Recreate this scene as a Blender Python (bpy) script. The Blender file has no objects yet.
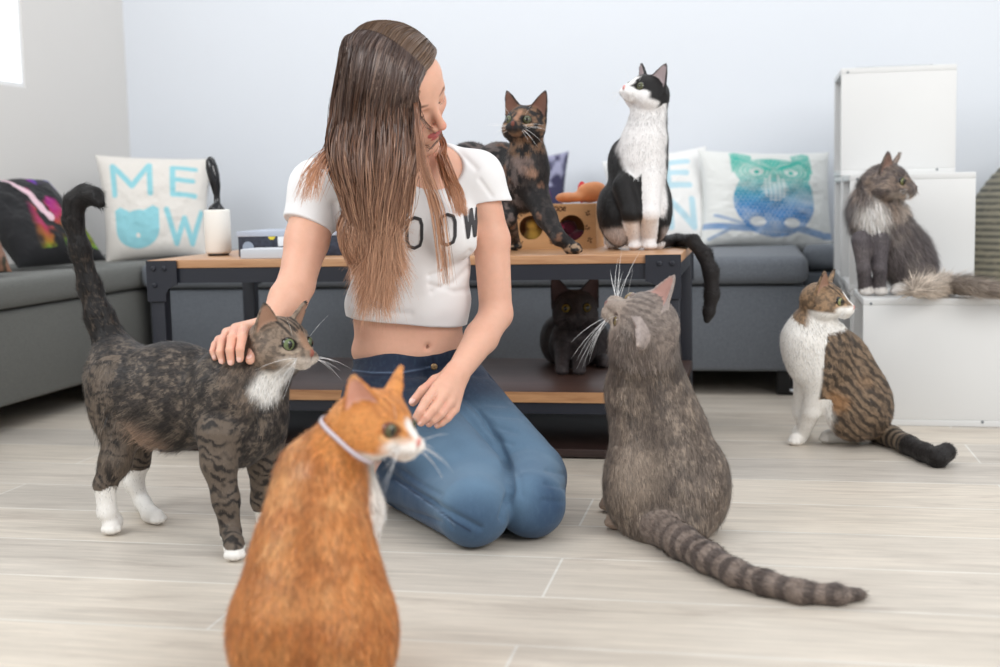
import bpy, math, random
import numpy as np
from mathutils import Vector, Matrix
random.seed(7)
RNG = np.random.default_rng(11)
SC = bpy.context.scene
COL = SC.collection

# ------------------------------------------------------------------ viewpoint of the photographer
PSI = math.atan(255/1250); PIT = math.atan(137.5/1250); RHO = .022; FPX = 1250.0
CAM = np.array([0, 0, .58])
R0 = np.array([math.cos(PSI), math.sin(PSI), 0]); FH = np.array([-math.sin(PSI), math.cos(PSI), 0]); U0 = np.array([0, 0, 1.])
FW = FH*math.cos(PIT)-U0*math.sin(PIT); UP0 = FH*math.sin(PIT)+U0*math.cos(PIT)
RT = R0*math.cos(RHO)-UP0*math.sin(RHO); UPV = UP0*math.cos(RHO)+R0*math.sin(RHO)
def ray(x, y): return FW+RT*((x-500)/FPX)+UPV*((333.5-y)/FPX)
def J(x, y, D):                      # a point at distance D, seen along the direction measured on the photo
    r = ray(x, y); return CAM+r*(D/(r@FH))
def G(x, y, z=0.0):                  # where that direction meets the level z
    r = ray(x, y); return CAM+r*((z-.58)/r[2])
def RFU(r, f, u): return R0*r+FH*f+U0*u
def nrm(v):
    v = np.asarray(v, float); return v/(np.linalg.norm(v)+1e-12)

# ------------------------------------------------------------------ bookkeeping
def link(o, parent=None):
    COL.objects.link(o)
    if parent is not None: o.parent = parent
    return o
def tag(o, label=None, cat=None, group=None, kind=None):
    if label: o['label'] = label
    if cat: o['category'] = cat
    if group: o['group'] = group
    if kind: o['kind'] = kind
    return o
def empty(name, loc=(0, 0, 0), rz=0, parent=None):
    o = bpy.data.objects.new(name, None); o.empty_display_size = .05
    o.location = loc; o.rotation_euler = (0, 0, rz)
    return link(o, parent)
def srgb(r, g, b):
    c = np.array([r, g, b], float)/255.
    return np.where(c <= .04045, c/12.92, ((c+.055)/1.055)**2.4)

# ------------------------------------------------------------------ materials
def mat(name, col=(.8, .8, .8), rough=.6, metal=0, spec=.4, noise=None, bump=None, emit=None, vcol=False, sheen=0, sss=0, coat=0, cvar=None):
    m = bpy.data.materials.new(name); m.use_nodes = True
    nt = m.node_tree; N = nt.nodes; L = nt.links
    b = N['Principled BSDF']
    b.inputs['Base Color'].default_value = (*col, 1); b.inputs['Roughness'].default_value = rough
    b.inputs['Metallic'].default_value = metal; b.inputs['Specular IOR Level'].default_value = spec
    if sheen: b.inputs['Sheen Weight'].default_value = sheen
    if coat: b.inputs['Coat Weight'].default_value = coat
    if sss:
        b.inputs['Subsurface Weight'].default_value = sss; b.inputs['Subsurface Radius'].default_value = (.012, .005, .003); b.inputs['Subsurface Scale'].default_value = 1.0
    tc = N.new('ShaderNodeTexCoord')
    src = None
    if vcol:
        a = N.new('ShaderNodeAttribute'); a.attribute_name = 'Col'; src = a.outputs['Color']
        L.new(src, b.inputs['Base Color'])
    if noise:                                  # (scale vector, amount): tone variation
        sc, amt = noise
        mp = N.new('ShaderNodeMapping'); mp.inputs['Scale'].default_value = sc
        L.new(tc.outputs['Object'], mp.inputs['Vector'])
        n = N.new('ShaderNodeTexNoise'); n.inputs['Scale'].default_value = 1; n.inputs['Detail'].default_value = 6; n.inputs['Roughness'].default_value = .65
        L.new(mp.outputs[0], n.inputs['Vector'])
        mr = N.new('ShaderNodeMapRange'); mr.inputs[1].default_value = .25; mr.inputs[2].default_value = .75
        mr.inputs[3].default_value = 1-amt; mr.inputs[4].default_value = 1+amt*.6
        L.new(n.outputs[0], mr.inputs[0])
        mx = N.new('ShaderNodeVectorMath'); mx.operation = 'MULTIPLY'
        if src is not None: L.new(src, mx.inputs[0])
        else: mx.inputs[0].default_value = col
        L.new(mr.outputs[0], mx.inputs[1]); L.new(mx.outputs[0], b.inputs['Base Color'])
    if bump:                                   # (scale vector, strength, distance)
        sc, st, ds = bump
        mp2 = N.new('ShaderNodeMapping'); mp2.inputs['Scale'].default_value = sc
        L.new(tc.outputs['Object'], mp2.inputs['Vector'])
        n2 = N.new('ShaderNodeTexNoise'); n2.inputs['Scale'].default_value = 1; n2.inputs['Detail'].default_value = 4
        L.new(mp2.outputs[0], n2.inputs['Vector'])
        bp = N.new('ShaderNodeBump'); bp.inputs['Strength'].default_value = st; bp.inputs['Distance'].default_value = ds
        L.new(n2.outputs[0], bp.inputs['Height']); L.new(bp.outputs[0], b.inputs['Normal'])
    if emit:
        b.inputs['Emission Color'].default_value = (*emit[0], 1); b.inputs['Emission Strength'].default_value = emit[1]
    return m

# ------------------------------------------------------------------ plain mesh collecting
class MB:
    def __init__(s): s.v = []; s.f = []; s.smooth = []
    def add(s, vs, fs, smooth=False):
        o = len(s.v); s.v += [tuple(map(float, v)) for v in vs]; s.f += [tuple(i+o for i in f) for f in fs]; s.smooth += [smooth]*len(fs)
    def box(s, x0, x1, y0, y1, z0, z1, bev=0.0):
        if bev <= 0:
            s.add([(x, y, z) for x in (x0, x1) for y in (y0, y1) for z in (z0, z1)],
                  [(0, 1, 3, 2), (4, 6, 7, 5), (0, 4, 5, 1), (2, 3, 7, 6), (0, 2, 6, 4), (1, 5, 7, 3)])
            return
        import bmesh
        bm = bmesh.new(); bmesh.ops.create_cube(bm, size=1)
        for v in bm.verts: v.co = ((x0+x1)/2+v.co.x*(x1-x0), (y0+y1)/2+v.co.y*(y1-y0), (z0+z1)/2+v.co.z*(z1-z0))
        bmesh.ops.bevel(bm, geom=bm.edges[:], offset=bev, segments=3, profile=.5, affect='EDGES')
        bm.verts.index_update()
        s.add([v.co[:] for v in bm.verts], [[v.index for v in f.verts] for f in bm.faces], True); bm.free()
    def tube(s, pts, rad, n=10, cap=True):
        pts = [np.array(p, float) for p in pts]
        if np.isscalar(rad): rad = [rad]*len(pts)
        T = [nrm(pts[min(i+1, len(pts)-1)]-pts[max(i-1, 0)]) for i in range(len(pts))]
        a = np.array([0, 0, 1.]) if abs(T[0][2]) < .9 else np.array([1., 0, 0])
        u = nrm(np.cross(T[0], a)); vs = []
        for p, t, r in zip(pts, T, rad):
            u = nrm(u-t*(u@t)); w = np.cross(t, u)
            for k in range(n):
                an = 2*math.pi*k/n; vs.append(p+r*(math.cos(an)*u+math.sin(an)*w))
        fs = [(i*n+k, i*n+(k+1) % n, (i+1)*n+(k+1) % n, (i+1)*n+k) for i in range(len(pts)-1) for k in range(n)]
        if cap: fs += [tuple(range(n))[::-1], tuple((len(pts)-1)*n+k for k in range(n))]
        s.add(vs, fs, True)
    def disc(s, c, nrml, r, h, n=16, dome=0.0):
        nn = nrm(nrml); a = np.array([0, 0, 1.]) if abs(nn[2]) < .9 else np.array([1., 0, 0])
        u = nrm(np.cross(nn, a)); w = np.cross(nn, u); c = np.array(c, float)
        prof = [(r, 0), (r, h*.5), (r*.85, h*.85), (r*.5, h), (0.001, h*1.02)] if dome else [(r, 0), (r, h), (0.0005, h)]
        vs = []
        for rr, hh in prof:
            for k in range(n):
                an = 2*math.pi*k/n; vs.append(c+nn*hh+rr*(math.cos(an)*u+math.sin(an)*w))
        fs = [(i*n+k, i*n+(k+1) % n, (i+1)*n+(k+1) % n, (i+1)*n+k) for i in range(len(prof)-1) for k in range(n)]
        s.add(vs, fs, bool(dome))
    def ball(s, c, r, n=14, m=10, R=None):
        r = np.ones(3)*r if np.isscalar(r) else np.array(r, float); c = np.array(c, float); vs = []
        for i in range(m+1):
            th = math.pi*i/m
            for k in range(n):
                ph = 2*math.pi*k/n; q = np.array([math.sin(th)*math.cos(ph), math.sin(th)*math.sin(ph), math.cos(th)])*r
                vs.append(c+(R@q if R is not None else q))
        s.add(vs, [(i*n+k, (i+1)*n+k, (i+1)*n+(k+1) % n, i*n+(k+1) % n) for i in range(m) for k in range(n)], True)
    def build(s, name, m, parent=None, loc=None):
        me = bpy.data.meshes.new(name); v = np.array(s.v)
        off = np.array(loc if loc is not None else (0, 0, 0), float)
        me.from_pydata([tuple(p) for p in (v-off)], [], s.f); me.validate()
        if len(me.polygons) == len(s.smooth): me.polygons.foreach_set('use_smooth', s.smooth)
        me.materials.append(m)
        o = bpy.data.objects.new(name, me)
        if loc is not None: o.location = loc
        return link(o, parent)

def npmesh(name, V, F, m, cols=None, parent=None, smooth=True):
    """V (n,3), F (k,3|4) -> object, optional per-vertex linear colours"""
    V = np.ascontiguousarray(V, np.float32); F = np.ascontiguousarray(F, np.int32)
    me = bpy.data.meshes.new(name); k = F.shape[1]
    me.vertices.add(len(V)); me.vertices.foreach_set('co', V.ravel())
    me.loops.add(F.size); me.loops.foreach_set('vertex_index', F.ravel())
    me.polygons.add(len(F)); me.polygons.foreach_set('loop_start', np.arange(0, F.size, k, dtype=np.int32))
    try: me.polygons.foreach_set('loop_total', np.full(len(F), k, np.int32))
    except Exception: pass
    me.polygons.foreach_set('use_smooth', np.full(len(F), smooth, bool))
    me.update(calc_edges=True)
    if cols is not None:
        a = me.color_attributes.new('Col', 'FLOAT_COLOR', 'POINT')
        c = np.ones((len(V), 4), np.float32); c[:, :3] = np.clip(cols, 0, 1); a.data.foreach_set('color', c.ravel())
    me.materials.append(m)
    return link(bpy.data.objects.new(name, me), parent)

# ------------------------------------------------------------------ noise
def _h(ix, iy, iz, seed):
    n = (ix.astype(np.int64)*374761393+iy.astype(np.int64)*668265263+iz.astype(np.int64)*2147483647+seed*974711) & 0xffffffff
    n = ((n ^ (n >> 13))*1274126177) & 0xffffffff
    n = ((n ^ (n >> 16))*2246822519) & 0xffffffff
    return ((n ^ (n >> 15)) & 0xffff)/65535.
def vnoise(P, scale, seed=0):
    Q = np.asarray(P, float)*scale+1000.; I = np.floor(Q).astype(np.int64); f = Q-I; f = f*f*(3-2*f); r = 0
    for dx in (0, 1):
        for dy in (0, 1):
            for dz in (0, 1):
                w = (f[:, 0] if dx else 1-f[:, 0])*(f[:, 1] if dy else 1-f[:, 1])*(f[:, 2] if dz else 1-f[:, 2])
                r = r+w*_h(I[:, 0]+dx, I[:, 1]+dy, I[:, 2]+dz, seed)
    return r                                          # 0..1
def fbm(P, scale, seed=0, oc=3):
    a = .5; r = 0; t = 0
    for i in range(oc): r = r+a*vnoise(P, scale*2**i, seed+i*7); t += a; a *= .55
    return r/t
def sst(a, b, x): t = np.clip((x-a)/(b-a), 0, 1); return t*t*(3-2*t)
def mixc(c, col, w): w = np.asarray(w)[:, None]; return c*(1-w)+np.asarray(col)*w

# ------------------------------------------------------------------ signed distance shapes
class Cap:                                            # tapered limb segment
    def __init__(s, a, b, ra, rb, k=.02, name='', s0=0, s1=1, neg=False, flow=None):
        s.a = np.array(a, float); s.b = np.array(b, float); s.ra = ra; s.rb = rb; s.k = k; s.name = name; s.s0 = s0; s.s1 = s1; s.neg = neg
        s.flow = nrm(s.b-s.a) if flow is None else nrm(flow)
        R = max(ra, rb); s.lo = np.minimum(s.a, s.b)-R; s.hi = np.maximum(s.a, s.b)+R
    def t(s, P):
        ab = s.b-s.a; return np.clip(((P-s.a)@ab)/(ab@ab+1e-12), 0, 1)
    def d(s, P):
        t = s.t(P); q = P-s.a-t[:, None]*(s.b-s.a); return np.sqrt((q*q).sum(1))-(s.ra+(s.rb-s.ra)*t)
class Ell:
    def __init__(s, c, r, R=None, k=.02, name='', neg=False, flow=None, s0=0, s1=0):
        s.c = np.array(c, float); s.r = np.array(r, float); s.R = np.eye(3) if R is None else np.array(R, float)   # rows: axes
        s.k = k; s.name = name; s.neg = neg; s.flow = None if flow is None else nrm(flow); s.s0 = s0; s.s1 = s1
        e = np.sqrt(((s.R*s.r[:, None])**2).sum(0)); s.lo = s.c-e; s.hi = s.c+e
    def t(s, P): return np.full(len(P), .5)
    def d(s, P):
        q = (P-s.c)@s.R.T; k0 = np.sqrt(((q/s.r)**2).sum(1)); k1 = np.sqrt(((q/s.r**2)**2).sum(1))
        return k0*(k0-1)/(k1+1e-9)
class Ear:
    def __init__(s, b, axis, nor, h, w, k=.006, name='ear', cup=.35, th=.0026, sc=1):
        s.b = np.array(b, float); s.ax = nrm(axis); n = np.array(nor, float); n = nrm(n-s.ax*(n@s.ax)); s.n = n; s.w = np.cross(s.ax, n)
        s.h = h; s.w0 = w; s.k = k; s.name = name; s.cup = cup; s.th = th; s.neg = False; s.flow = s.ax; s.s0 = s.s1 = 0
        e = max(h, w)*1.1; s.lo = np.minimum(s.b, s.b+s.ax*h)-w*1.1; s.hi = np.maximum(s.b, s.b+s.ax*h)+w*1.1
    def loc(s, P): q = P-s.b; return q@s.w, q@s.n, (q@s.ax)/s.h
    def side(s, P):                                   # >0 on the inner face
        w, n, t = s.loc(P); W = s.w0*np.clip(1-t, .02, 1.2)**.72; return n-(-s.cup*W*(1-(w/W)**2)), np.abs(w)/W, t
    def t(s, P): return np.clip(s.loc(P)[2], 0, 1)
    def d(s, P):
        w, n, t = s.loc(P); tt = np.clip(1-t, .0, 1.25); W = s.w0*tt**.72+.0005
        nc = -s.cup*W*(1-np.clip(w/W, -1.2, 1.2)**2)
        dd = np.maximum(np.abs(n-nc)*.85-(s.th+.0018*tt), (np.abs(w)-W)*.75)
        return np.maximum(dd, np.maximum((t-1)*s.h, (-t-.22)*s.h))
class Plane:                                          # keeps the side against the normal
    def __init__(s, p, n, k=.004): s.p = np.array(p, float); s.n = nrm(n); s.k = k; s.neg = False; s.name = 'cut'
    def d(s, P): return (P-s.p)@s.n

def field(prims, P, pad=.02, cuts=()):
    d = np.full(len(P), .3)
    for p in prims:
        m = np.all((P > p.lo-pad-p.k) & (P < p.hi+pad+p.k), axis=1)
        if not m.any(): continue
        Q = P[m]; b = p.d(Q); a = d[m]
        if p.neg:
            b = -b; h = np.clip(.5-.5*(b-a)/p.k*-1, 0, 1) if False else np.clip(.5+.5*(b-a)/p.k, 0, 1)
            d[m] = a*(1-h)+b*h+p.k*h*(1-h)
        else:
            h = np.clip(.5+.5*(b-a)/p.k, 0, 1); d[m] = b*(1-h)+a*h-p.k*h*(1-h)
    for c in cuts:
        b = c.d(P); h = np.clip(.5+.5*(b-d)/c.k, 0, 1); d = d*(1-h)+b*h+c.k*h*(1-h)
    return d

def surface(prims, h, cuts=(), offset=0.0, B=8):
    """naive surface nets on a sparse grid -> V, quads"""
    pos = [p for p in prims if not p.neg]
    lo = np.min([p.lo for p in pos], 0)-.012-abs(offset); hi = np.max([p.hi for p in pos], 0)+.012+abs(offset)
    nb = np.ceil((hi-lo)/(h*B)).astype(int)+1; n = nb*B
    g = np.stack(np.meshgrid(*[np.arange(k) for k in nb], indexing='ij'), -1).reshape(-1, 3)
    cen = lo+(g+.5)*h*B
    rad = h*B*.87+.006
    dc = field(prims, cen, pad=rad+.03, cuts=cuts)-offset
    act = g[np.abs(dc) < rad*1.55]
    val = np.full(tuple(n), np.nan, np.float32)
    # inside / outside fill for blocks without surface
    blk = np.where(dc.reshape(tuple(nb)) < 0, -1., 1.).astype(np.float32)
    val[:] = np.repeat(np.repeat(np.repeat(blk, B, 0), B, 1), B, 2)
    o = np.stack(np.meshgrid(*[np.arange(B)]*3, indexing='ij'), -1).reshape(-1, 3)
    CH = 700
    for i in range(0, len(act), CH):
        idx = (act[i:i+CH, None, :]*B+o[None]).reshape(-1, 3)
        val[idx[:, 0], idx[:, 1], idx[:, 2]] = field(prims, lo+idx*h, pad=.03, cuts=cuts)-offset
    s = val < 0
    c = [s[i:n[0]-1+i, j:n[1]-1+j, k:n[2]-1+k] for i in (0, 1) for j in (0, 1) for k in (0, 1)]
    cnt = sum(x.astype(np.int8) for x in c); cells = np.argwhere((cnt > 0) & (cnt < 8))
    ids = np.full(tuple(n-1), -1, np.int64); ids[cells[:, 0], cells[:, 1], cells[:, 2]] = np.arange(len(cells))
    acc = np.zeros((len(cells), 3)); num = np.zeros(len(cells))
    cor = [(i, j, k) for i in (0, 1) for j in (0, 1) for k in (0, 1)]
    for a in range(8):
        for b in range(a+1, 8):
            df = [cor[b][q]-cor[a][q] for q in range(3)]
            if sum(map(abs, df)) != 1: continue
            A = cells+cor[a]; Bc = cells+cor[b]
            va = val[A[:, 0], A[:, 1], A[:, 2]]; vb = val[Bc[:, 0], Bc[:, 1], Bc[:, 2]]
            m = (va < 0) != (vb < 0); t = va[m]/(va[m]-vb[m])
            acc[m] += np.array(cor[a])+t[:, None]*np.array(df); num[m] += 1
    V = lo+(cells+acc/num[:, None])*h
    Q = []
    for ax in range(3):
        e = [0, 0, 0]; e[ax] = 1
        A = s[:n[0]-e[0], :n[1]-e[1], :n[2]-e[2]]; Bb = s[e[0]:, e[1]:, e[2]:]
        E = np.argwhere(A != Bb); inside = A[E[:, 0], E[:, 1], E[:, 2]]
        o1 = [0, 0, 0]; o1[(ax+1) % 3] = 1; o2 = [0, 0, 0]; o2[(ax+2) % 3] = 1; o1 = np.array(o1); o2 = np.array(o2)
        ok = np.all((E-o1-o2 >= 0) & (E < n-1), axis=1); E = E[ok]; inside = inside[ok]
        g4 = [E-o1-o2, E-o2, E, E-o1]
        q = np.stack([ids[x[:, 0], x[:, 1], x[:, 2]] for x in g4], 1)
        q = np.where(inside[:, None], q, q[:, ::-1]); Q.append(q)
    Q = np.concatenate(Q); Q = Q[(Q >= 0).all(1)]
    return V, Q

def grad(prims, P, cuts=(), e=.0012):
    g = np.stack([field(prims, P+np.eye(3)[i]*e, cuts=cuts)-field(prims, P-np.eye(3)[i]*e, cuts=cuts) for i in range(3)], 1)
    return g/(np.linalg.norm(g, axis=1)[:, None]+1e-9)
def nearest(prims, P):
    """index of closest shape and the running parameter s at P"""
    best = np.full(len(P), 9.); lab = np.zeros(len(P), int); S = np.zeros(len(P))
    for i, p in enumerate(prims):
        if p.neg: continue
        d = p.d(P); m = d < best; best[m] = d[m]; lab[m] = i
        S[m] = p.s0+(p.s1-p.s0)*p.t(P[m])
    return lab, S
def vnormals(V, Q):
    fn = np.cross(V[Q[:, 2]]-V[Q[:, 0]], V[Q[:, 3]]-V[Q[:, 1]]); N = np.zeros_like(V)
    for k in range(4): np.add.at(N, Q[:, k], fn)
    return N/(np.linalg.norm(N, axis=1)[:, None]+1e-12)
def ribbons(P0, D0, N0, L, W, bend, nseg=2):
    """thin tapering blades: root, direction, surface normal, length, width"""
    n = len(P0); side = np.cross(D0, N0); side /= np.linalg.norm(side, axis=1)[:, None]+1e-9
    vs = []
    for k in range(nseg+1):
        t = k/nseg; c = P0+D0*(L*t)[:, None]+bend*(t*t*L)[:, None]
        if k < nseg: w = (W*(1-.45*t))[:, None]; vs += [c-side*w, c+side*w]
        else: vs += [c]
    V = np.stack(vs, 1).reshape(-1, 3); per = 2*nseg+1; b = np.arange(n)*per; F = []
    for k in range(nseg-1): F += [np.stack([b+2*k, b+2*k+1, b+2*k+3], 1), np.stack([b+2*k, b+2*k+3, b+2*k+2], 1)]
    k = nseg-1; F += [np.stack([b+2*k, b+2*k+1, b+2*k+2], 1)]
    return V, np.concatenate(F), per
# ================================================================== THE ROOM
WX, WY = -2.36, 4.5
def floor_material():
    m = bpy.data.materials.new('plank_tile'); m.use_nodes = True; nt = m.node_tree; N = nt.nodes; L = nt.links; b = N['Principled BSDF']
    tc = N.new('ShaderNodeTexCoord')
    mp = N.new('ShaderNodeMapping'); mp.inputs['Location'].default_value = (.30, .045, 0); L.new(tc.outputs['Object'], mp.inputs['Vector'])
    br = N.new('ShaderNodeTexBrick'); br.offset = .36; br.inputs['Scale'].default_value = 1.0
    br.inputs['Brick Width'].default_value = 1.2; br.inputs['Row Height'].default_value = .198; br.inputs['Mortar Size'].default_value = .0022
    br.inputs['Mortar Smooth'].default_value = .2; br.inputs['Bias'].default_value = 0
    br.inputs['Color1'].default_value = (*srgb(222, 211, 196), 1); br.inputs['Color2'].default_value = (*srgb(204, 196, 186), 1); br.inputs['Mortar'].default_value = (*srgb(232, 228, 220), 1)
    L.new(mp.outputs[0], br.inputs['Vector'])
    def noise(sc, det, rough=.6, dist=0):
        q = N.new('ShaderNodeMapping'); q.inputs['Scale'].default_value = sc; L.new(tc.outputs['Object'], q.inputs['Vector'])
        n = N.new('ShaderNodeTexNoise'); n.inputs['Scale'].default_value = 1; n.inputs['Detail'].default_value = det; n.inputs['Roughness'].default_value = rough; n.inputs['Distortion'].default_value = dist
        L.new(q.outputs[0], n.inputs['Vector']); return n.outputs[0]
    def ramp(src, a, bb, ca, cb):
        r = N.new('ShaderNodeMapRange'); r.inputs[1].default_value = a; r.inputs[2].default_value = bb; r.inputs[3].default_value = ca; r.inputs[4].default_value = cb
        L.new(src, r.inputs[0]); return r.outputs[0]
    g1 = ramp(noise((2.5, 34, 1), 8, .7, 1.2), .3, .7, .80, 1.08)       # long grain
    g2 = ramp(noise((9, 130, 1), 5, .7, .4), .3, .7, .90, 1.06)         # fine grain
    g3 = ramp(noise((1.1, 3.2, 1), 4), .3, .7, .88, 1.06)               # clouds
    def mul(a, c):
        x = N.new('ShaderNodeVectorMath'); x.operation = 'MULTIPLY'; L.new(a, x.inputs[0]); L.new(c, x.inputs[1]); return x.outputs[0]
    c = mul(mul(mul(br.outputs['Color'], g1), g2), g3)
    t = N.new('ShaderNodeMix'); t.data_type = 'RGBA'; t.blend_type = 'MULTIPLY'
    L.new(ramp(noise((1.6, 9, 1), 6, .65, 2), .52, .75, 0, .75), t.inputs[0]); L.new(c, t.inputs[6]); t.inputs[7].default_value = (*srgb(214, 209, 208), 1)
    L.new(t.outputs[2], b.inputs['Base Color']); b.inputs['Roughness'].default_value = .42; b.inputs['Specular IOR Level'].default_value = .35
    bp = N.new('ShaderNodeBump'); bp.inputs['Strength'].default_value = .25; bp.inputs['Distance'].default_value = .002; L.new(br.outputs['Fac'], bp.inputs['Height']); bp.invert = True
    L.new(bp.outputs[0], b.inputs['Normal'])
    return m
M_wall = mat('painted_wall_cool', srgb(228, 232, 238), .85, noise=((1.2, 1.2, 1.2), .015), bump=((60, 60, 60), .05, .002))
M_wallL = mat('painted_wall_warm', srgb(226, 223, 219), .85, noise=((1.2, 1.2, 1.2), .015), bump=((60, 60, 60), .05, .002))
M_white = mat('white_laminate', srgb(220, 220, 219), .45, noise=((3, 3, 3), .02))
M_frame = mat('white_paint', srgb(240, 240, 240), .5)
def structure(name, mb, m): return tag(mb.build(name, m), kind='structure')
b = MB(); b.box(WX-.15, 4.2, -3.0, WY+.15, -.05, 0); structure('floor', b, floor_material())
b = MB(); b.box(WX-.15, 4.2, WY, WY+.15, 0, 2.6); structure('wall_back', b, M_wall)
# left wall with a high window
q = X0 = None
def onx(x, y, vx): r = ray(x, y); return CAM+r*((vx-CAM[0])/r[0])
w_ = onx(24, 60, WX); wz = onx(27, 88, WX)[2]; wy1 = w_[1]; wy0 = wy1-1.15; wz1 = wz+.75
b = MB()
b.box(WX-.15, WX, -3, wy0, 0, 2.6); b.box(WX-.15, WX, wy1, WY+.15, 0, 2.6); b.box(WX-.15, WX, wy0, wy1, 0, wz); b.box(WX-.15, WX, wy0, wy1, wz1, 2.6)
structure('wall_left', b, M_wallL)
b = MB()
for a in ((wy0, wy0+.03, wz, wz1), (wy1-.014, wy1, wz, wz1), (wy0+.031, wy1-.015, wz, wz+.014), (wy0+.031, wy1-.015, wz1-.03, wz1), ((wy0+wy1)/2-.015, (wy0+wy1)/2+.015, wz+.015, wz1-.031)): b.box(WX-.05, WX-.003, *a)
structure('window_1', b, M_frame)
b = MB(); b.box(WX-.018, WX-.010, wy0+.001, wy1-.001, wz+.001, wz1-.001)
p_ = b.build('window_pane', mat('bright_window_glass', srgb(245, 248, 252), .3, emit=((.95, .98, 1.0), .9)), bpy.data.objects['window_1'])

# ------------------------------------------------------------------ sofas
M_sofa = mat('grey_upholstery', srgb(108, 113, 120), .95, noise=((260, 260, 260), .35), bump=((420, 420, 420), .5, .002), sheen=.15)
M_sofa_warm = mat('grey_green_upholstery', srgb(104, 105, 101), .95, noise=((260, 260, 260), .35), bump=((420, 420, 420), .5, .002), sheen=.15)
M_black = mat('black_plastic_foot', srgb(18, 17, 18), .6)
def sofa(name, label, m, body, seatgap, x0, x1, y0, y1, sx0, sx1, sy0, sy1, feet):
    t = empty(name, ((x0+x1)/2, (y0+y1)/2, 0)); o = np.array([(x0+x1)/2, (y0+y1)/2, 0])
    tag(t, label, 'sofa')
    mb = MB(); mb.box(x0, x1, y0, y1, .07, .312, .012)
    p = mb.build('body', m, t, loc=(0, 0, 0)); p.location = -Vector(o)
    mb = MB(); mb.box(sx0, sx1, sy0, sy1, .318, .398, .026); s_ = mb.build('seat_cushion', m, t); s_.location = -Vector(o)
    for f in feet:
        mb = MB(); mb.box(f[0]-.035, f[0]+.035, f[1]-.035, f[1]+.035, 0, .07, .006); ft = mb.build('leg', M_black, t); ft.location = -Vector(o)
    return t
sofa('sofa', 'long grey upholstered bench sofa standing along the back wall', M_sofa, 0, 0, -1.84, .145, 3.58, 4.48, -1.86, .15, 3.56, 4.49,
     [(.10, 3.63), (-.9, 3.63), (-1.78, 3.63), (.10, 4.42), (-1.78, 4.42)])
sofa('sofa', 'grey-green upholstered bench sofa standing along the wall with the window', M_sofa_warm, 0, 0, -2.35, -1.88, 1.6, 4.48, -2.355, -1.865, 1.58, 4.49,
     [(-1.93, 1.66), (-1.93, 3.4), (-2.3, 1.66), (-2.3, 4.42)])
sofa('upholstered_stool', 'low grey upholstered stool in the gap between long sofa and white cubes', M_sofa, 0, 0, .165, .60, 4.18, 4.46, .16, .60, 4.17, 4.47,
     [(.2, 4.22), (.55, 4.22), (.2, 4.42), (.55, 4.42)])['category'] = 'stool'

# ------------------------------------------------------------------ white cubes, one, two and three high
def cube_unit(x0, y0, z0, label):
    w, dpt, h, th = (.330 if y0 < 3.2 else .317), .317, (.312 if y0 < 3.2 else .3075), .016
    t = empty('cube_shelf', (x0+w/2, y0+dpt/2, z0)); tag(t, label, 'storage cube', 'white laminate cubes stacked as steps')
    mb = MB()
    for bx in ((-w/2, w/2, -dpt/2, dpt/2, h-th, h), (-w/2, w/2, -dpt/2, dpt/2, 0, th), (-w/2, w/2, -dpt/2, -dpt/2+th, th, h-th), (-w/2, w/2, dpt/2-th, dpt/2, th, h-th)): mb.box(*bx, .0015)
    mb.build('shell', M_white, t)
    mb = MB(); mb.box(w/2-th, w/2-.001, -dpt/2+th, dpt/2-th, th, h-th); mb.build('back_panel', M_white, t)
    for (sx, sz) in ((-w/2+.018, h-.012), (w/2-.05, .012)):
        mb = MB(); mb.disc((sx, -dpt/2+.0005, sz), (0, -1, 0), .0035, .0015, 12); mb.build('screw_cap', M_screw, t)
    return t
M_screw = mat('grey_screw_cap', srgb(120, 126, 130), .5)
cx0 = .262
cube_unit(cx0, 3.145, 0, 'white storage cube standing on the floor under the fluffy cat, lowest step of the stack')
cube_unit(cx0-.006, 3.465, 0, 'white storage cube on the floor supporting the middle step cube')
cube_unit(cx0-.010, 3.465, .308, 'white storage cube forming the middle step, behind the fluffy grey cat')
cube_unit(cx0-.012, 3.785, 0, 'white storage cube on the floor, lowest of the column of three')
cube_unit(cx0-.012, 3.785, .308, 'white storage cube in the middle of the column of three')
cube_unit(cx0-.014, 3.785, .616, 'white storage cube topmost of the whole stack, with a flat tray on it')
mb = MB(); mb.box(cx0+.03, cx0+.25, 3.86, 4.04, .9238, .931, .002)
tag(mb.build('flat_tray', mat('dark_felt', srgb(70, 66, 62), .8)), 'thin dark flat tray lying on top of the highest white cube', 'tray')

# ------------------------------------------------------------------ coffee table
def wood(name, c1, c2, sc=(3, 60, 60), rough=.4):
    m = bpy.data.materials.new(name); m.use_nodes = True; nt = m.node_tree; N = nt.nodes; L = nt.links; b = N['Principled BSDF']
    tc = N.new('ShaderNodeTexCoord'); mp = N.new('ShaderNodeMapping'); mp.inputs['Scale'].default_value = sc; L.new(tc.outputs['Object'], mp.inputs['Vector'])
    n = N.new('ShaderNodeTexNoise'); n.inputs['Scale'].default_value = 1; n.inputs['Detail'].default_value = 8; n.inputs['Roughness'].default_value = .7; n.inputs['Distortion'].default_value = .8; L.new(mp.outputs[0], n.inputs['Vector'])
    r = N.new('ShaderNodeValToRGB'); r.color_ramp.elements[0].position = .32; r.color_ramp.elements[1].position = .7
    r.color_ramp.elements[0].color = (*c1, 1); r.color_ramp.elements[1].color = (*c2, 1); L.new(n.outputs[0], r.inputs[0]); L.new(r.outputs[0], b.inputs['Base Color']); b.inputs['Roughness'].default_value = rough
    return m
M_oak = wood('oak_edge', srgb(150, 104, 70), srgb(203, 156, 112)); M_walnut = wood('dark_walnut', srgb(60, 42, 38), srgb(98, 74, 66), rough=.35)
M_oaktop = wood('oak_top', srgb(170, 122, 86), srgb(212, 168, 128), rough=.35)
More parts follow.
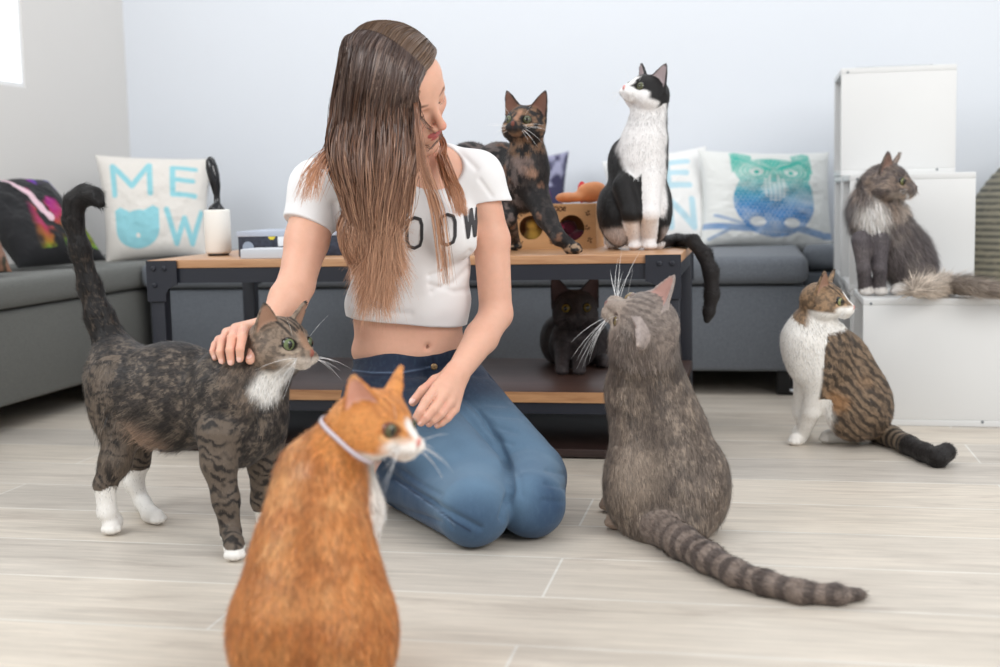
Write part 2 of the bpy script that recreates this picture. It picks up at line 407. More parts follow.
M_iron = mat('blue_black_steel', srgb(33, 36, 46), .5, metal=0, spec=.5, noise=((20, 20, 20), .1))
TX0, TX1, TY0, TY1, TZ = -1.372, -.150, 2.665, 3.235, .450
t = empty('coffee_table', ((TX0+TX1)/2, (TY0+TY1)/2, 0)); tag(t, 'long wood and black steel coffee table with lower shelves and riveted brackets', 'table'); TB = -Vector(t.location)
def tp(name, mb, m, par=t, label=None):
    o = mb.build(name, m, par); o.location = TB if par is t else (0, 0, 0)
    if label: o['label'] = label
    return o
mb = MB(); mb.box(TX0, TX1, TY0+.003, TY1, TZ-.019, TZ, .0015); tp('tabletop', mb, M_oaktop)
mb = MB()
mb.box(TX0+.01, TX1-.01, TY0+.006, TY0+.03, TZ-.053, TZ-.0195); mb.box(TX0+.01, TX1-.01, TY1-.03, TY1-.004, TZ-.053, TZ-.0195)
mb.box(TX0+.006, TX0+.03, TY0+.03, TY1-.03, TZ-.053, TZ-.0195); mb.box(TX1-.03, TX1-.006, TY0+.03, TY1-.03, TZ-.053, TZ-.0195)
tp('top_frame', mb, M_iron)
mb = MB(); mb.box(TX0+.008, TX1-.004, TY0+.004, TY1-.01, .128, .152, .0015); tp('lower_shelf', mb, M_walnut)
mb = MB(); mb.box(TX0+.009, TX1-.005, TY0+.0015, TY0+.0045, .1285, .1515); tp('shelf_edge_band', mb, M_oak, label='light oak edge strip of the lower shelf')
mb = MB(); mb.box(TX0+.03, TX1-.03, TY0+.006, TY0+.03, .103, .1275); mb.box(TX0+.03, TX1-.03, TY1-.03, TY1-.01, .103, .1275)
mb.box(TX0+.02, TX0+.03, TY0+.03, TY1-.03, .103, .1275); mb.box(TX1-.03, TX1-.02, TY0+.03, TY1-.03, .103, .1275); tp('shelf_frame', mb, M_iron)
mb = MB(); mb.box(TX0+.012, TX1-.012, TY0+.02, TY1-.02, .004, .022, .0015); tp('base_board', mb, wood('dark_base_wood', srgb(38, 28, 27), srgb(66, 48, 44), rough=.3))
for sx in (0, 1):
    for sy in (0, 1):
        x0 = TX0+.001 if sx == 0 else TX1-.041; y0 = TY0+.0 if sy == 0 else TY1-.04
        mb = MB(); mb.box(x0+.003, x0+.037, y0+.004, y0+.036, 0, TZ-.0195, .002)
        leg = tp('leg', mb, M_iron)
        # riveted gusset plate facing front / back
        yy = y0-.0035 if sy == 0 else y0+.0405; s_ = 1 if sx == 0 else -1; xo = x0-.001 if sx == 0 else x0+.041
        pf = [(0, 0), (.075, 0), (.075, -.056), (.066, -.058), (.052, -.066), (.046, -.078), (.046, -.094), (0, -.094)]
        mb = MB(); vs = [(xo+s_*a, yy, TZ-.001+c) for a, c in pf]+[(xo+s_*a, yy+.0035, TZ-.001+c) for a, c in pf]; n_ = len(pf)
        mb.add(vs, [tuple(range(n_)), tuple(range(n_, 2*n_))[::-1]]+[(i, (i+1) % n_, n_+(i+1) % n_, n_+i) for i in range(n_)])
        g_ = tp('bracket', mb, M_iron, leg)
        for (rx, rz) in ((.018, -.018), (.045, -.018), (.020, -.056)):
            mb = MB(); mb.disc((xo+s_*rx, yy if sy == 0 else yy+.0035, TZ-.001+rz), (0, -1 if sy == 0 else 1, 0), .0062, .004, 14, dome=1); tp('rivet', mb, M_iron, leg)
mb = MB()
for yb in (TY0-.0005,): pass

# ------------------------------------------------------------------ cushions
M_print = mat('printed_cotton', (1, 1, 1), .9, vcol=True, bump=((500, 500, 500), .25, .0015), sheen=.1)
def cushion(name, label, corners, T, paint, group=None, res=150, seed=0, sag=.03):
    TL, TR, BR, BL = [np.array(c, float) for c in corners]; n = nrm(np.cross(TR-BL, TL-BR)); 
    if n@FH > 0: n = -n
    u, v = np.meshgrid(np.linspace(-1, 1, res), np.linspace(-1, 1, res), indexing='ij'); u = u.ravel(); v = v.ravel()
    a = (u+1)/2; c = (1-v)/2
    # bowed edges with pointed corners
    uu = u*(1-.07*(1-v*v)*np.abs(u)**6); vv = v*(1-.07*(1-u*u)*np.abs(v)**6)
    a = (uu+1)/2; c = (1-vv)/2
    base = (TL*((1-a)*(1-c))[:, None]+TR*(a*(1-c))[:, None]+BR*(a*c)[:, None]+BL*((1-a)*c)[:, None])
    th = T*((1-np.abs(u)**2.6).clip(0)*(1-np.abs(v)**2.6).clip(0))**.55
    wr = fbm(np.stack([u*2.2, v*2.2, np.full_like(u, seed)], 1), 1.6, seed, 3)-.5
    edge = 1-(1-u**4)*(1-v**4)
    rad = np.sin((np.arctan2(v, u))*9+wr*9)*edge*.04
    f = base+n*(th*(1+.28*wr+rad)+.001)[:, None]; k = base-n*(th*.8+.001)[:, None]
    V = np.concatenate([f, k]); I = np.arange(res*res).reshape(res, res)
    A = np.stack([I[:-1, :-1], I[1:, :-1], I[1:, 1:], I[:-1, 1:]], -1).reshape(-1, 4)
    Fs = [A, A[:, ::-1]+res*res]
    bd = np.concatenate([I[:, 0], I[-1, 1:], I[-2::-1, -1], I[0, -2:0:-1]]); nx = np.roll(bd, -1)
    Fs.append(np.stack([nx, bd, bd+res*res, nx+res*res], 1))
    cols = np.concatenate([paint(u, v), paint(np.clip(u*0+2, 2, 2), v)])
    o = npmesh(name, V, np.concatenate(Fs), M_print, cols)
    return tag(o, label, 'cushion', group)
def seg(u, v, pts, w):                                  # 2-D stroke mask
    d = np.full(len(u), 9.)
    for (ax, ay), (bx, by) in zip(pts[:-1], pts[1:]):
        t = np.clip(((u-ax)*(bx-ax)+(v-ay)*(by-ay))/((bx-ax)**2+(by-ay)**2+1e-9), 0, 1); d = np.minimum(d, np.hypot(u-ax-t*(bx-ax), v-ay-t*(by-ay)))
    return 1-sst(w-.012, w+.012, d)
GL = {'M': [[(0, 0), (0, 1), (.5, .25), (1, 1), (1, 0)]], 'E': [[(1, 1), (0, 1), (0, 0), (1, 0)], [(0, .52), (.9, .52)]], 'W': [[(0, 1), (.27, 0), (.5, .75), (.73, 0), (1, 1)]],
      'N': [[(0, 0), (0, 1), (1, 0), (1, 1)]], 'L': [[(0, 1), (0, 0), (1, 0)]], 'V': [[(0, 1), (.5, 0), (1, 1)]],
      'O': [[(.5+.5*math.cos(a_)*(1 if 1 else 0), .5+.5*math.sin(a_)) for a_ in np.linspace(0, 2*math.pi, 25)]],
      'I': [[(.5, 0), (.5, 1)]], 'R': [[(0, 0), (0, 1), (.7, .95), (.75, .6), (0, .5)], [(.3, .5), (.9, 0)]]}
def glyph(u, v, ch, x, y, w, h, st):
    m = np.zeros(len(u))
    for s_ in GL[ch]: m = np.maximum(m, seg(u, v, [(x+a*w, y+b_*h) for a, b_ in s_], st))
    return m
CREAM = srgb(216, 211, 204); TEAL = srgb(132, 196, 206)
def p_meow(u, v):
    c = np.tile(CREAM, (len(u), 1)); m = np.zeros(len(u))
    for g_ in (('M', -.72, .10, .64, .58), ('E', .32, .08, .40, .56), ('W', .20, -.82, .66, .60)): m = np.maximum(m, glyph(u, v, *g_, .05))
    cu, cv = u+.34, v+.53
    hd = np.maximum((np.hypot(cu/.40, (cv+.02)/.33) < 1)*1., 0)
    for sx in (-1, 1):
        ax = (cu*sx-.26)/.15; hd = np.maximum(hd, ((cv > .0) & (cv < .40-np.abs(cu*sx-.30)*.6) & (np.abs(cu*sx-.27) < .13+.0*cv) & (cu*sx < .40))*1.)
    hd *= 1-(np.hypot(cu-.0, cv+.13) < .04)
    m = np.maximum(m, hd)*(u < 1.5)
    return mixc(c, TEAL, m*.92)
def rainbow(t):
    return np.stack([.42+.36*np.sin(t), .34+.30*np.sin(t+2.1), .40+.34*np.sin(t+4.2)], 1)**1.5
def p_dark(u, v):
    c = np.tile(srgb(30, 30, 33), (len(u), 1)); P = np.stack([u, v, u*0], 1)
    w = (u-.30*v+ .35)+.25*(fbm(P, 2.2, 5)-.5); band = sst(.12, .3, w)*sst(.42, .62, fbm(P, 3, 9))*(u < .93)*(v > -.85)
    c = mixc(c, rainbow(v*2.2+.6+fbm(P, 2, 2)*3), band*.6)*.8
    return mixc(c, srgb(222, 190, 200), seg(u, v, [(-.25, .8), (0, .2), (.10, -.3)], .07)*.9)
def p_dark2(u, v):
    c = np.tile(srgb(28, 27, 30), (len(u), 1)); P = np.stack([u, v, u*0], 1)
    return mixc(c, rainbow(u*5+fbm(P, 3, 2)*5), sst(.35, .6, fbm(P, 3.1, 4))*sst(-.5, -.2, u)*(1-sst(.3, .5, u))*.8)
def p_brown(u, v):
    P = np.stack([u, v, u*0], 1); c = np.tile(srgb(128, 92, 74), (len(u), 1)); return mixc(c, srgb(40, 40, 30), sst(.5, .6, fbm(P, 3, 3)))
def p_love(u, v):
    c = np.tile(srgb(232, 231, 229), (len(u), 1)); m = np.zeros(len(u))
    for g_ in (('L', -.72, .1, .36, .5), ('E', .18, .1, .40, .5), ('I', -.72, -.7, .36, .5), ('N', .16, -.70, .44, .52)): m = np.maximum(m, glyph(u, v, *g_, .06))
    return mixc(c, srgb(168, 208, 222), m*.8*(u < 1.5))
def p_owl(u, v):
    c = np.tile(srgb(224, 225, 222), (len(u), 1)); P = np.stack([u, v, u*0], 1); n = fbm(P, 5, 8)
    U = u+.0; body = np.hypot(U/.60, (v+.10)/.70) < 1; head = np.hypot(U/.56, (v-.42)/.34) < 1
    tuft = ((v > .45) & (v < .93-.45*np.abs(np.abs(U)-.52)) & (np.abs(U) < .60) & (np.abs(U) > .30-.2*(v < .6)))
    ow = (body | head | tuft)*1.
    grad_c = mixc(np.tile(srgb(62, 176, 160), (len(u), 1)), srgb(46, 122, 186), sst(.5, -.35, v))
    fb = v*15; fa = U*15+.5*(np.floor(fb) % 2); fr_ = np.hypot((fa % 1)-.5, (fb % 1)-.15); fe = 1-sst(.30, .38, fr_)*(1-sst(.46, .54, fr_))                      # feather scallops
    m = ow*(.42+.40*fe)*(.8+.5*n)
    face = (np.hypot((np.abs(U)-.26)/.25, (v-.47)/.19)); m = np.where(face < 1, ow*(.45+.4*(np.sin(face*26) > 0)), m)
    m = np.maximum(m*(1-(np.hypot((np.abs(U)-.26)/.1, (v-.45)/.07) < 1)*.75), ((np.hypot((np.abs(U)-.26)/.04, (v-.45)/.04) < 1))*.95)
    for s_ in (-1, 1): m = np.maximum(m, seg(u, v, [(s_*.05, .50), (s_*.28, .62), (s_*.55, .78)], .035)*.9)
    chest = np.hypot(U/.20, (v-.14)/.26) < 1; m = np.where(chest, .25+.5*(np.sin((U+v)*46)*np.sin((U-v)*46) > .1), m)
    m = np.maximum(m, seg(u, v, [(0, .42), (0, .30)], .045)*.9)
    br = seg(u, v, [(-.98, -.62), (-.4, -.66), (.3, -.60), (.8, -.70), (.98, -.66)], .06)*.7; br2 = seg(u, v, [(-.4, -.6), (-.85, -.42)], .03)*.5+seg(u, v, [(-.6, -.66), (-.9, -.88)], .03)*.5
    m = np.maximum(m, np.maximum(br, br2))
    feet = (np.hypot((np.abs(U)-.25)/.12, (v+.52)/.09) < 1); m = np.where(feet, .08, m)
    m = m*(.75+.5*n)*(u < 1.5)
    return c*(1-m[:, None].clip(0, 1))+grad_c*m[:, None].clip(0, 1)
def p_purple(u, v):
    c = np.tile(srgb(52, 50, 78), (len(u), 1)); P = np.stack([u, v, u*0], 1); c = mixc(c, srgb(150, 150, 175), sst(.4, .6, fbm(P, 3, 1))*(v > .2))
    return mixc(c, srgb(150, 30, 110), (np.hypot((u-.05)/.5, (v+.25)/.6) < 1)*.9)
CG = 'throw cushions on the sofas'
cushion('cushion', 'black cushion with colourful rim behind the cream cushion lettered MEOW', [J(112, 157, 4.42), J(214, 158, 4.42), J(206, 250, 4.30), J(118, 254, 4.32)], .045, p_dark2, CG, 80, 3)
cushion('cushion', 'cream cushion printed MEOW in pale blue with a cat head for the O', [J(95, 155, 4.20), J(212, 159, 4.28), J(209, 257, 4.10), J(106, 263, 4.02)], .065, p_meow, CG, 260, 1)
cushion('cushion', 'black cushion with a rainbow coloured print on the window side sofa', [J(-42, 186, 3.72), J(48, 181, 3.86), J(106, 260, 3.72), J(18, 268, 3.50)], .07, p_dark, CG, 160, 5)
cushion('cushion', 'brown patterned cushion half out of frame beside the black rainbow cushion', [J(-75, 198, 3.36), J(-18, 200, 3.48), J(12, 272, 3.26), J(-60, 276, 3.12)], .05, p_brown, CG, 60, 6)
cushion('cushion', 'purple and navy cushion on the long sofa behind the cardboard toy box', [J(500, 160, 4.36), J(569, 151, 4.36), J(562, 249, 4.24), J(505, 250, 4.24)], .05, p_purple, CG, 90, 2)
cushion('cushion', 'white cushion with faint blue capital letters behind the black and white cat', [J(602, 162, 4.36), J(706, 146, 4.34), J(716, 247, 4.16), J(612, 251, 4.16)], .06, p_love, CG, 200, 4)
cushion('cushion', 'white cushion printed with a teal and blue owl on a branch', [J(698, 150, 4.22), J(829, 152, 4.30), J(834, 256, 4.22), J(700, 246, 4.12)], .075, p_owl, CG, 300, 7)

# ------------------------------------------------------------------ small things on the table
def at_table(x, y): return G(x, y, TZ)
c = at_table(217, 256); c = c+FH*.02
t = empty('lint_roller', (c[0], c[1], TZ)); tag(t, 'lint roller with white paper roll and black handle standing on the table', 'lint roller')
mb = MB(); mb.tube([(0, 0, .006), (0, 0, .012), (0, 0, .108), (0, 0, .112)], [.0285, .0315, .0315, .030], 28); mb.build('paper_roll', mat('white_paper', srgb(240, 237, 230), .8), t)
M_gloss = mat('glossy_black_plastic', srgb(14, 14, 18), .12, spec=.6)
mb = MB(); mb.tube([(0, 0, 0), (0, 0, .0065)], .026, 24); mb.build('end_cap', M_gloss, t)
mb = MB(); mb.tube([(0, 0, .11), (0, 0, .118), (.002, 0, .128), (.002, 0, .145), (.000, 0, .17), (-.004, 0, .195), (-.008, 0, .215), (-.011, 0, .232), (-.012, 0, .240)], [.022, .018, .008, .0075, .012, .0145, .0145, .011, .004], 16)
mb.build('handle', M_gloss, t)

M_game = mat('dark_printed_card', srgb(52, 58, 74), .5, noise=((60, 10, 90), .9)); M_card = mat('light_grey_card', srgb(178, 186, 200), .6)
c = at_table(238, 257)+FH*.01
t = empty('game_box', (c[0], c[1], TZ)); tag(t, 'dark blue board game box with grey lid lying behind the woman', 'box')
mb = MB(); mb.box(0, .30, 0, .2, 0, .047, .001); mb.build('box_bottom', M_game, t)
mb = MB(); mb.box(-.003, .303, -.003, .203, .047, .060, .001); mb.build('lid', M_card, t)
mb = MB(); mb.disc((.085, -.0005, .048), (0, -1, 0), .009, .001, 20); mb.build('yellow_sticker', mat('yellow_sticker', srgb(225, 205, 70), .6), t)
mb = MB(); mb.disc((.025, -.0005, .022), (0, -1, 0), .014, .001, 20, dome=0); mb.build('round_print', mat('pale_print', srgb(150, 165, 185), .6), t)
mb = MB(); mb.box(.10, .14, -.0015, 0, .024, .052); mb.build('white_sticker', mat('white_sticker', srgb(235, 236, 238), .6), t)
mb = MB(); mb.box(0, .16, -.10, -.004, 0, .022, .002); o = mb.build('paperback_book', mat('cream_book', srgb(205, 208, 214), .7)); o.location = (c[0]+.05, c[1]-.008, TZ); tag(o, 'pale paperback book lying in front of the dark game box', 'book')
mb = MB(); mb.box(0, .12, 0, .09, 0, .030, .002); o = mb.build('striped_box', mat('striped_card', srgb(200, 208, 220), .6)); o.location = (c[0]+.115, c[1]+.05, TZ+.0605); tag(o, 'small pale box on top of the dark game box', 'box')
ob = o; mb = MB()
for k in range(2): mb.box(-.0012, .1212, -.0012, .0, .006+k*.012, .011+k*.012)
so = mb.build('blue_stripe', mat('blue_stripe', srgb(70, 88, 120), .6), ob)

# cardboard toy box
M_cb = mat('cardboard', srgb(205, 158, 112), .85, noise=((6, 6, 120), .06)); M_ink = mat('brown_ink', srgb(86, 56, 40), .8)
cl = at_table(494, 250); 
TBX, TBY = -.660, 2.985; TW, TD, TH = .290, .17, .107
t = empty('cat_toy_box', (TBX, TBY, TZ)); tag(t, 'cardboard cat toy box with round holes and brown doodles on the coffee table', 'toy box')
mb = MB(); holes = [(.045, .052, .026), (.133, .052, .029), (.232, .050, .031)]; xs = [0, .088, .180, TW]
for (hx, hz, hr), xa, xb in zip(holes, xs[:-1], xs[1:]):
    n_ = 48; ring = []; outer = []
    for k in range(n_):
        a_ = 2*math.pi*k/n_; dx, dz = math.cos(a_), math.sin(a_)
        tx = ((xb-hx) if dx > 0 else (xa-hx))/dx if abs(dx) > 1e-6 else 9; tz = ((TH-hz) if dz > 0 else (0-hz))/dz if abs(dz) > 1e-6 else 9
        s_ = min(tx, tz); ring.append((hx+hr*dx, hz+hr*dz)); outer.append((hx+s_*dx, hz+s_*dz))
    for (cxx, czz) in ((xa, 0), (xb, 0), (xb, TH), (xa, TH)):
        j = min(range(n_), key=lambda i: (outer[i][0]-cxx)**2+(outer[i][1]-czz)**2); outer[j] = (cxx, czz)
    vs = [(p_[0], 0, p_[1]) for p_ in outer]+[(p_[0], 0, p_[1]) for p_ in ring]+[(p_[0], .004, p_[1]) for p_ in ring]+[(p_[0], .004, p_[1]) for p_ in outer]
    mb.add(vs, [(i+a*n_, (i+1) % n_+a*n_, (i+1) % n_+(a+1)*n_, i+(a+1)*n_) for i in range(n_) for a in range(3)])
fp = mb; nfp = len(mb.f)
mb = MB(); mb.box(0, TW, .0045, TD, TH-.004, TH); mb.box(0, .004, .0045, TD, .004, TH-.004); mb.box(TW-.004, TW, .0045, TD, .004, TH-.004); mb.box(0, TW, .0045, TD, 0, .004); mb.box(.004, TW-.004, TD-.004, TD, .004, TH-.004)
mb.build('carton', M_cb, t)
mb = fp                                                # doodles printed on the front
def ink(pts, w=.0011):
    for (ax, az), (bx, bz) in zip(pts[:-1], pts[1:]):
        dx, dz = bx-ax, bz-az; l_ = math.hypot(dx, dz)+1e-9; nx_, nz_ = -dz/l_*w, dx/l_*w
        mb.add([(ax-nx_, -.0006, az-nz_), (bx-nx_, -.0006, bz-nz_), (bx+nx_, -.0006, bz+nz_), (ax+nx_, -.0006, az+nz_)], [(0, 1, 2, 3)])
def word(txt, x, z, h):
    S = {'r': [[(0, 0), (0, 1)], [(0, .7), (.5, 1)]], 'i': [[(.2, 0), (.2, 1)], [(.2, 1.35), (.25, 1.4)]], 'p': [[(0, -.6), (0, 1), (.6, .9), (.6, .2), (0, .1)]], 'v': [[(0, 1), (.3, 0), (.7, 1)]],
         'o': [[(.35+.35*math.cos(a_), .5+.45*math.sin(a_)) for a_ in np.linspace(0, 6.28, 11)]], 'e': [[(.05, .5), (.6, .55), (.5, .95), (.1, .8), (.05, .2), (.6, .1)]]}
    for ch in txt:
        for s_ in S[ch]: ink([(x+a*h, z+b_*h) for a, b_ in s_], .0012)
        x += h*(.55 if ch == 'i' else .85)
word('ripoe', .176, .090, .0115)
rr = random.Random(4)
for (x, z) in ((.010, .03), (.012, .075), (.088, .085), (.09, .02), (.184, .018), (.183, .070), (.272, .085), (.276, .02), (.27, .05), (.15, .092)):
    for k in range(6):
        a_ = k*1.05+rr.random(); ink([(x+.002*math.cos(a_), z+.002*math.sin(a_)), (x+.007*math.cos(a_), z+.007*math.sin(a_))])
for k in range(9):
    a_ = -.9+k*.24; ink([(.133+.036*math.cos(a_+3.1), .05+.036*math.sin(a_+3.1)), (.133+.043*math.cos(a_+3.1), .05+.043*math.sin(a_+3.1))])
fo_ = mb.build('front_panel', M_cb, t); fo_.data.materials.append(M_ink)
for i_, pl_ in enumerate(fo_.data.polygons):
    if i_ >= nfp: pl_.material_index = 1
def plush(name, label, parts, col, loc, h=.0022, noisec=None):
    pr = [Ell(np.array(c_)+loc, r_, k=.012) for c_, r_ in parts]; V, Q = surface(pr, h)
    cc = np.tile(col, (len(V), 1))*(.8+.4*fbm(V, 60, 3))[:, None]
    if noisec is not None: cc = mixc(cc, noisec, sst(.52, .6, fbm(V, 28, 6)))
    o = npmesh(name, V, Q, M_plush, cc); tag(o, label, 'cat toy'); return o
M_plush = mat('plush', (1, 1, 1), .9, vcol=True, sheen=.3)
B0 = np.array([TBX, TBY, TZ])
plush('plush_toy', 'yellow plush toy showing through the box hole nearest the woman', [((.135, .06, .030), (.032, .03, .024)), ((.13, .045, .058), (.02, .02, .016))], srgb(205, 160, 70), B0)
plush('plush_toy', 'dark red and pink plush toy in the box hole nearest the tuxedo cat', [((.238, .05, .024), (.026, .025, .018)), ((.215, .06, .05), (.022, .025, .018)), ((.25, .035, .03), (.014, .016, .012))], srgb(96, 28, 50), B0, noisec=srgb(214, 70, 120))
plush('plush_toy', 'orange and tan stuffed animal lying on top of the cardboard box', [((.212, .08, TH+.0155), (.030, .024, .013)), ((.265, .08, TH+.026), (.030, .026, .0245)), ((.285, .075, TH+.030), (.024, .022, .022)), ((.235, .06, TH+.015), (.02, .015, .010))], srgb(214, 140, 92), B0)
plush('ball_toy', 'small red ball toy beside the stuffed animal on the box', [((.243, .115, TH+.028), (.012, .012, .027))], srgb(205, 50, 60), B0)
plush('mouse_toy', 'white fluffy mouse toy at the bottom of the box hole nearest the woman', [((.125, .025, .0135), (.024, .014, .009)), ((.145, .022, .012), (.010, .009, .0075))], srgb(220, 218, 214), B0)

# ------------------------------------------------------------------ woven round chair beyond the cubes
M_weave = bpy.data.materials.new('woven_rattan'); M_weave.use_nodes = True
nt = M_weave.node_tree; N = nt.nodes; L = nt.links; bb = N['Principled BSDF']; bb.inputs['Roughness'].default_value = .75
a = N.new('ShaderNodeAttribute'); a.attribute_name = 'Col'; L.new(a.outputs['Color'], bb.inputs['Base Color'])
cw = J(1072, 270, 3.95); rx, rz = .36, .42; nu, nv = 260, 240; zc = cw[2]
th, z_ = np.meshgrid(np.linspace(0, 2*np.pi, nu, endpoint=False), np.linspace(.02, zc+rz-.002, nv), indexing='ij')
prof = np.sqrt(np.clip(1-np.clip((z_-zc)/rz, -.62, 1)**2, .0002, 1))*rx
rib = .004*np.abs(np.sin(z_*np.pi/.020))+.0018*np.sin(th*130)*np.sign(np.sin(z_*np.pi/.020))
Pw = np.stack([cw[0]+(prof+rib)*np.cos(th), cw[1]-.05+.75*(prof+rib)*np.sin(th), z_], -1).reshape(-1, 3)
I = np.arange(nu*nv).reshape(nu, nv); In = np.roll(I, -1, 0)
A = np.stack([I[:, :-1], In[:, :-1], In[:, 1:], I[:, 1:]], -1).reshape(-1, 4)
cc = np.tile(srgb(140, 135, 118), (nu*nv, 1)); s2 = (np.sin(z_*np.pi/.010+.4)).ravel(); cc = mixc(cc, srgb(98, 97, 90), sst(-.2, .6, s2)); cc = mixc(cc, srgb(182, 172, 146), sst(.5, .8, fbm(Pw*np.array([1, 1, 3]), 60, 3))*.4)
Pw = np.vstack([Pw, [cw[0], cw[1], zc+rz-.004]]); cc = np.vstack([cc, cc[-1]]); tp_ = I[:, -1]; tn = In[:, -1]
capf = np.stack([tp_, tn, np.full(nu, nu*nv), np.full(nu, nu*nv)], 1)
me = npmesh('woven_pod', Pw, A, M_weave, cc)
me.name = 'rattan_pod_chair'; tag(me, 'round woven rattan pod chair standing beyond the white cubes, cropped by the frame', 'chair')

# white cable loop on the floor
g0 = G(792, 390, .004); mb = MB(); pts = []
for k in range(26):
    a_ = 2*math.pi*k/25; pts.append((g0[0]+.028*math.cos(a_)+.01, g0[1]+.05*math.sin(a_)-.03, .0045+.012*max(0, math.sin(a_*.5))))
mb.tube(pts+[(g0[0]+.2, g0[1]+.0, .0045), (g0[0]+.19, g0[1]+.6, .0045)], .0042, 8)
tag(mb.build('power_cable', mat('white_rubber', srgb(235, 238, 245), .4)), 'white cable looped on the floor at the end of the grey sofa', 'cable')
# ================================================================== CATS
def fur_material(name, trans=.0, rough=.62):
    m = bpy.data.materials.new(name); m.use_nodes = True; nt = m.node_tree; N = nt.nodes; L = nt.links; b = N['Principled BSDF']
    a = N.new('ShaderNodeAttribute'); a.attribute_name = 'Col'; L.new(a.outputs['Color'], b.inputs['Base Color'])
    b.inputs['Roughness'].default_value = rough; b.inputs['Specular IOR Level'].default_value = .32; b.inputs['Sheen Weight'].default_value = .05; b.inputs['Sheen Roughness'].default_value = .5
    return m
M_skinfur = fur_material('short_coat'); M_hairs = fur_material('fur_hairs', rough=.42)
M_eye = mat('cat_eye', (1, 1, 1), .06, spec=.6, vcol=True); M_whisker = mat('whisker', srgb(245, 245, 245), .4)

class Fig:                                             # measures a figure standing at distance D
    def __init__(s, D): s.D = D; s.px = D/FPX          # metres per photo pixel
    def P(s, x, y, dd=0): return J(x, y, s.D+dd)
    def cap(s, a, b, k=12, name='', s0=0, s1=1, neg=False, flow=None):      # (x, y, dd, r) in photo units, dd in m
        return Cap(s.P(*a[:3]), s.P(*b[:3]), a[3]*s.px, b[3]*s.px, k*s.px, name, s0, s1, neg, flow)
    def chain(s, pts, k=12, name='', s0=0, flow=None):
        out = []; acc = s0
        for a, b in zip(pts[:-1], pts[1:]):
            l = np.linalg.norm(s.P(*b[:3])-s.P(*a[:3])); out.append(s.cap(a, b, k, name, acc, acc+l, flow=flow)); acc += l
        return out
    def ell(s, c, r, rot=0, k=14, name='', flow=None, neg=False):           # r = across, up, depth in photo units; rot in image plane (deg, ccw)
        a = math.radians(rot); ca, sa = math.cos(a), math.sin(a)
        R = np.array([R0*ca+U0*sa, -R0*sa+U0*ca, FH]); return Ell(s.P(*c), np.array(r)*s.px, R, k*s.px, name, neg, flow)

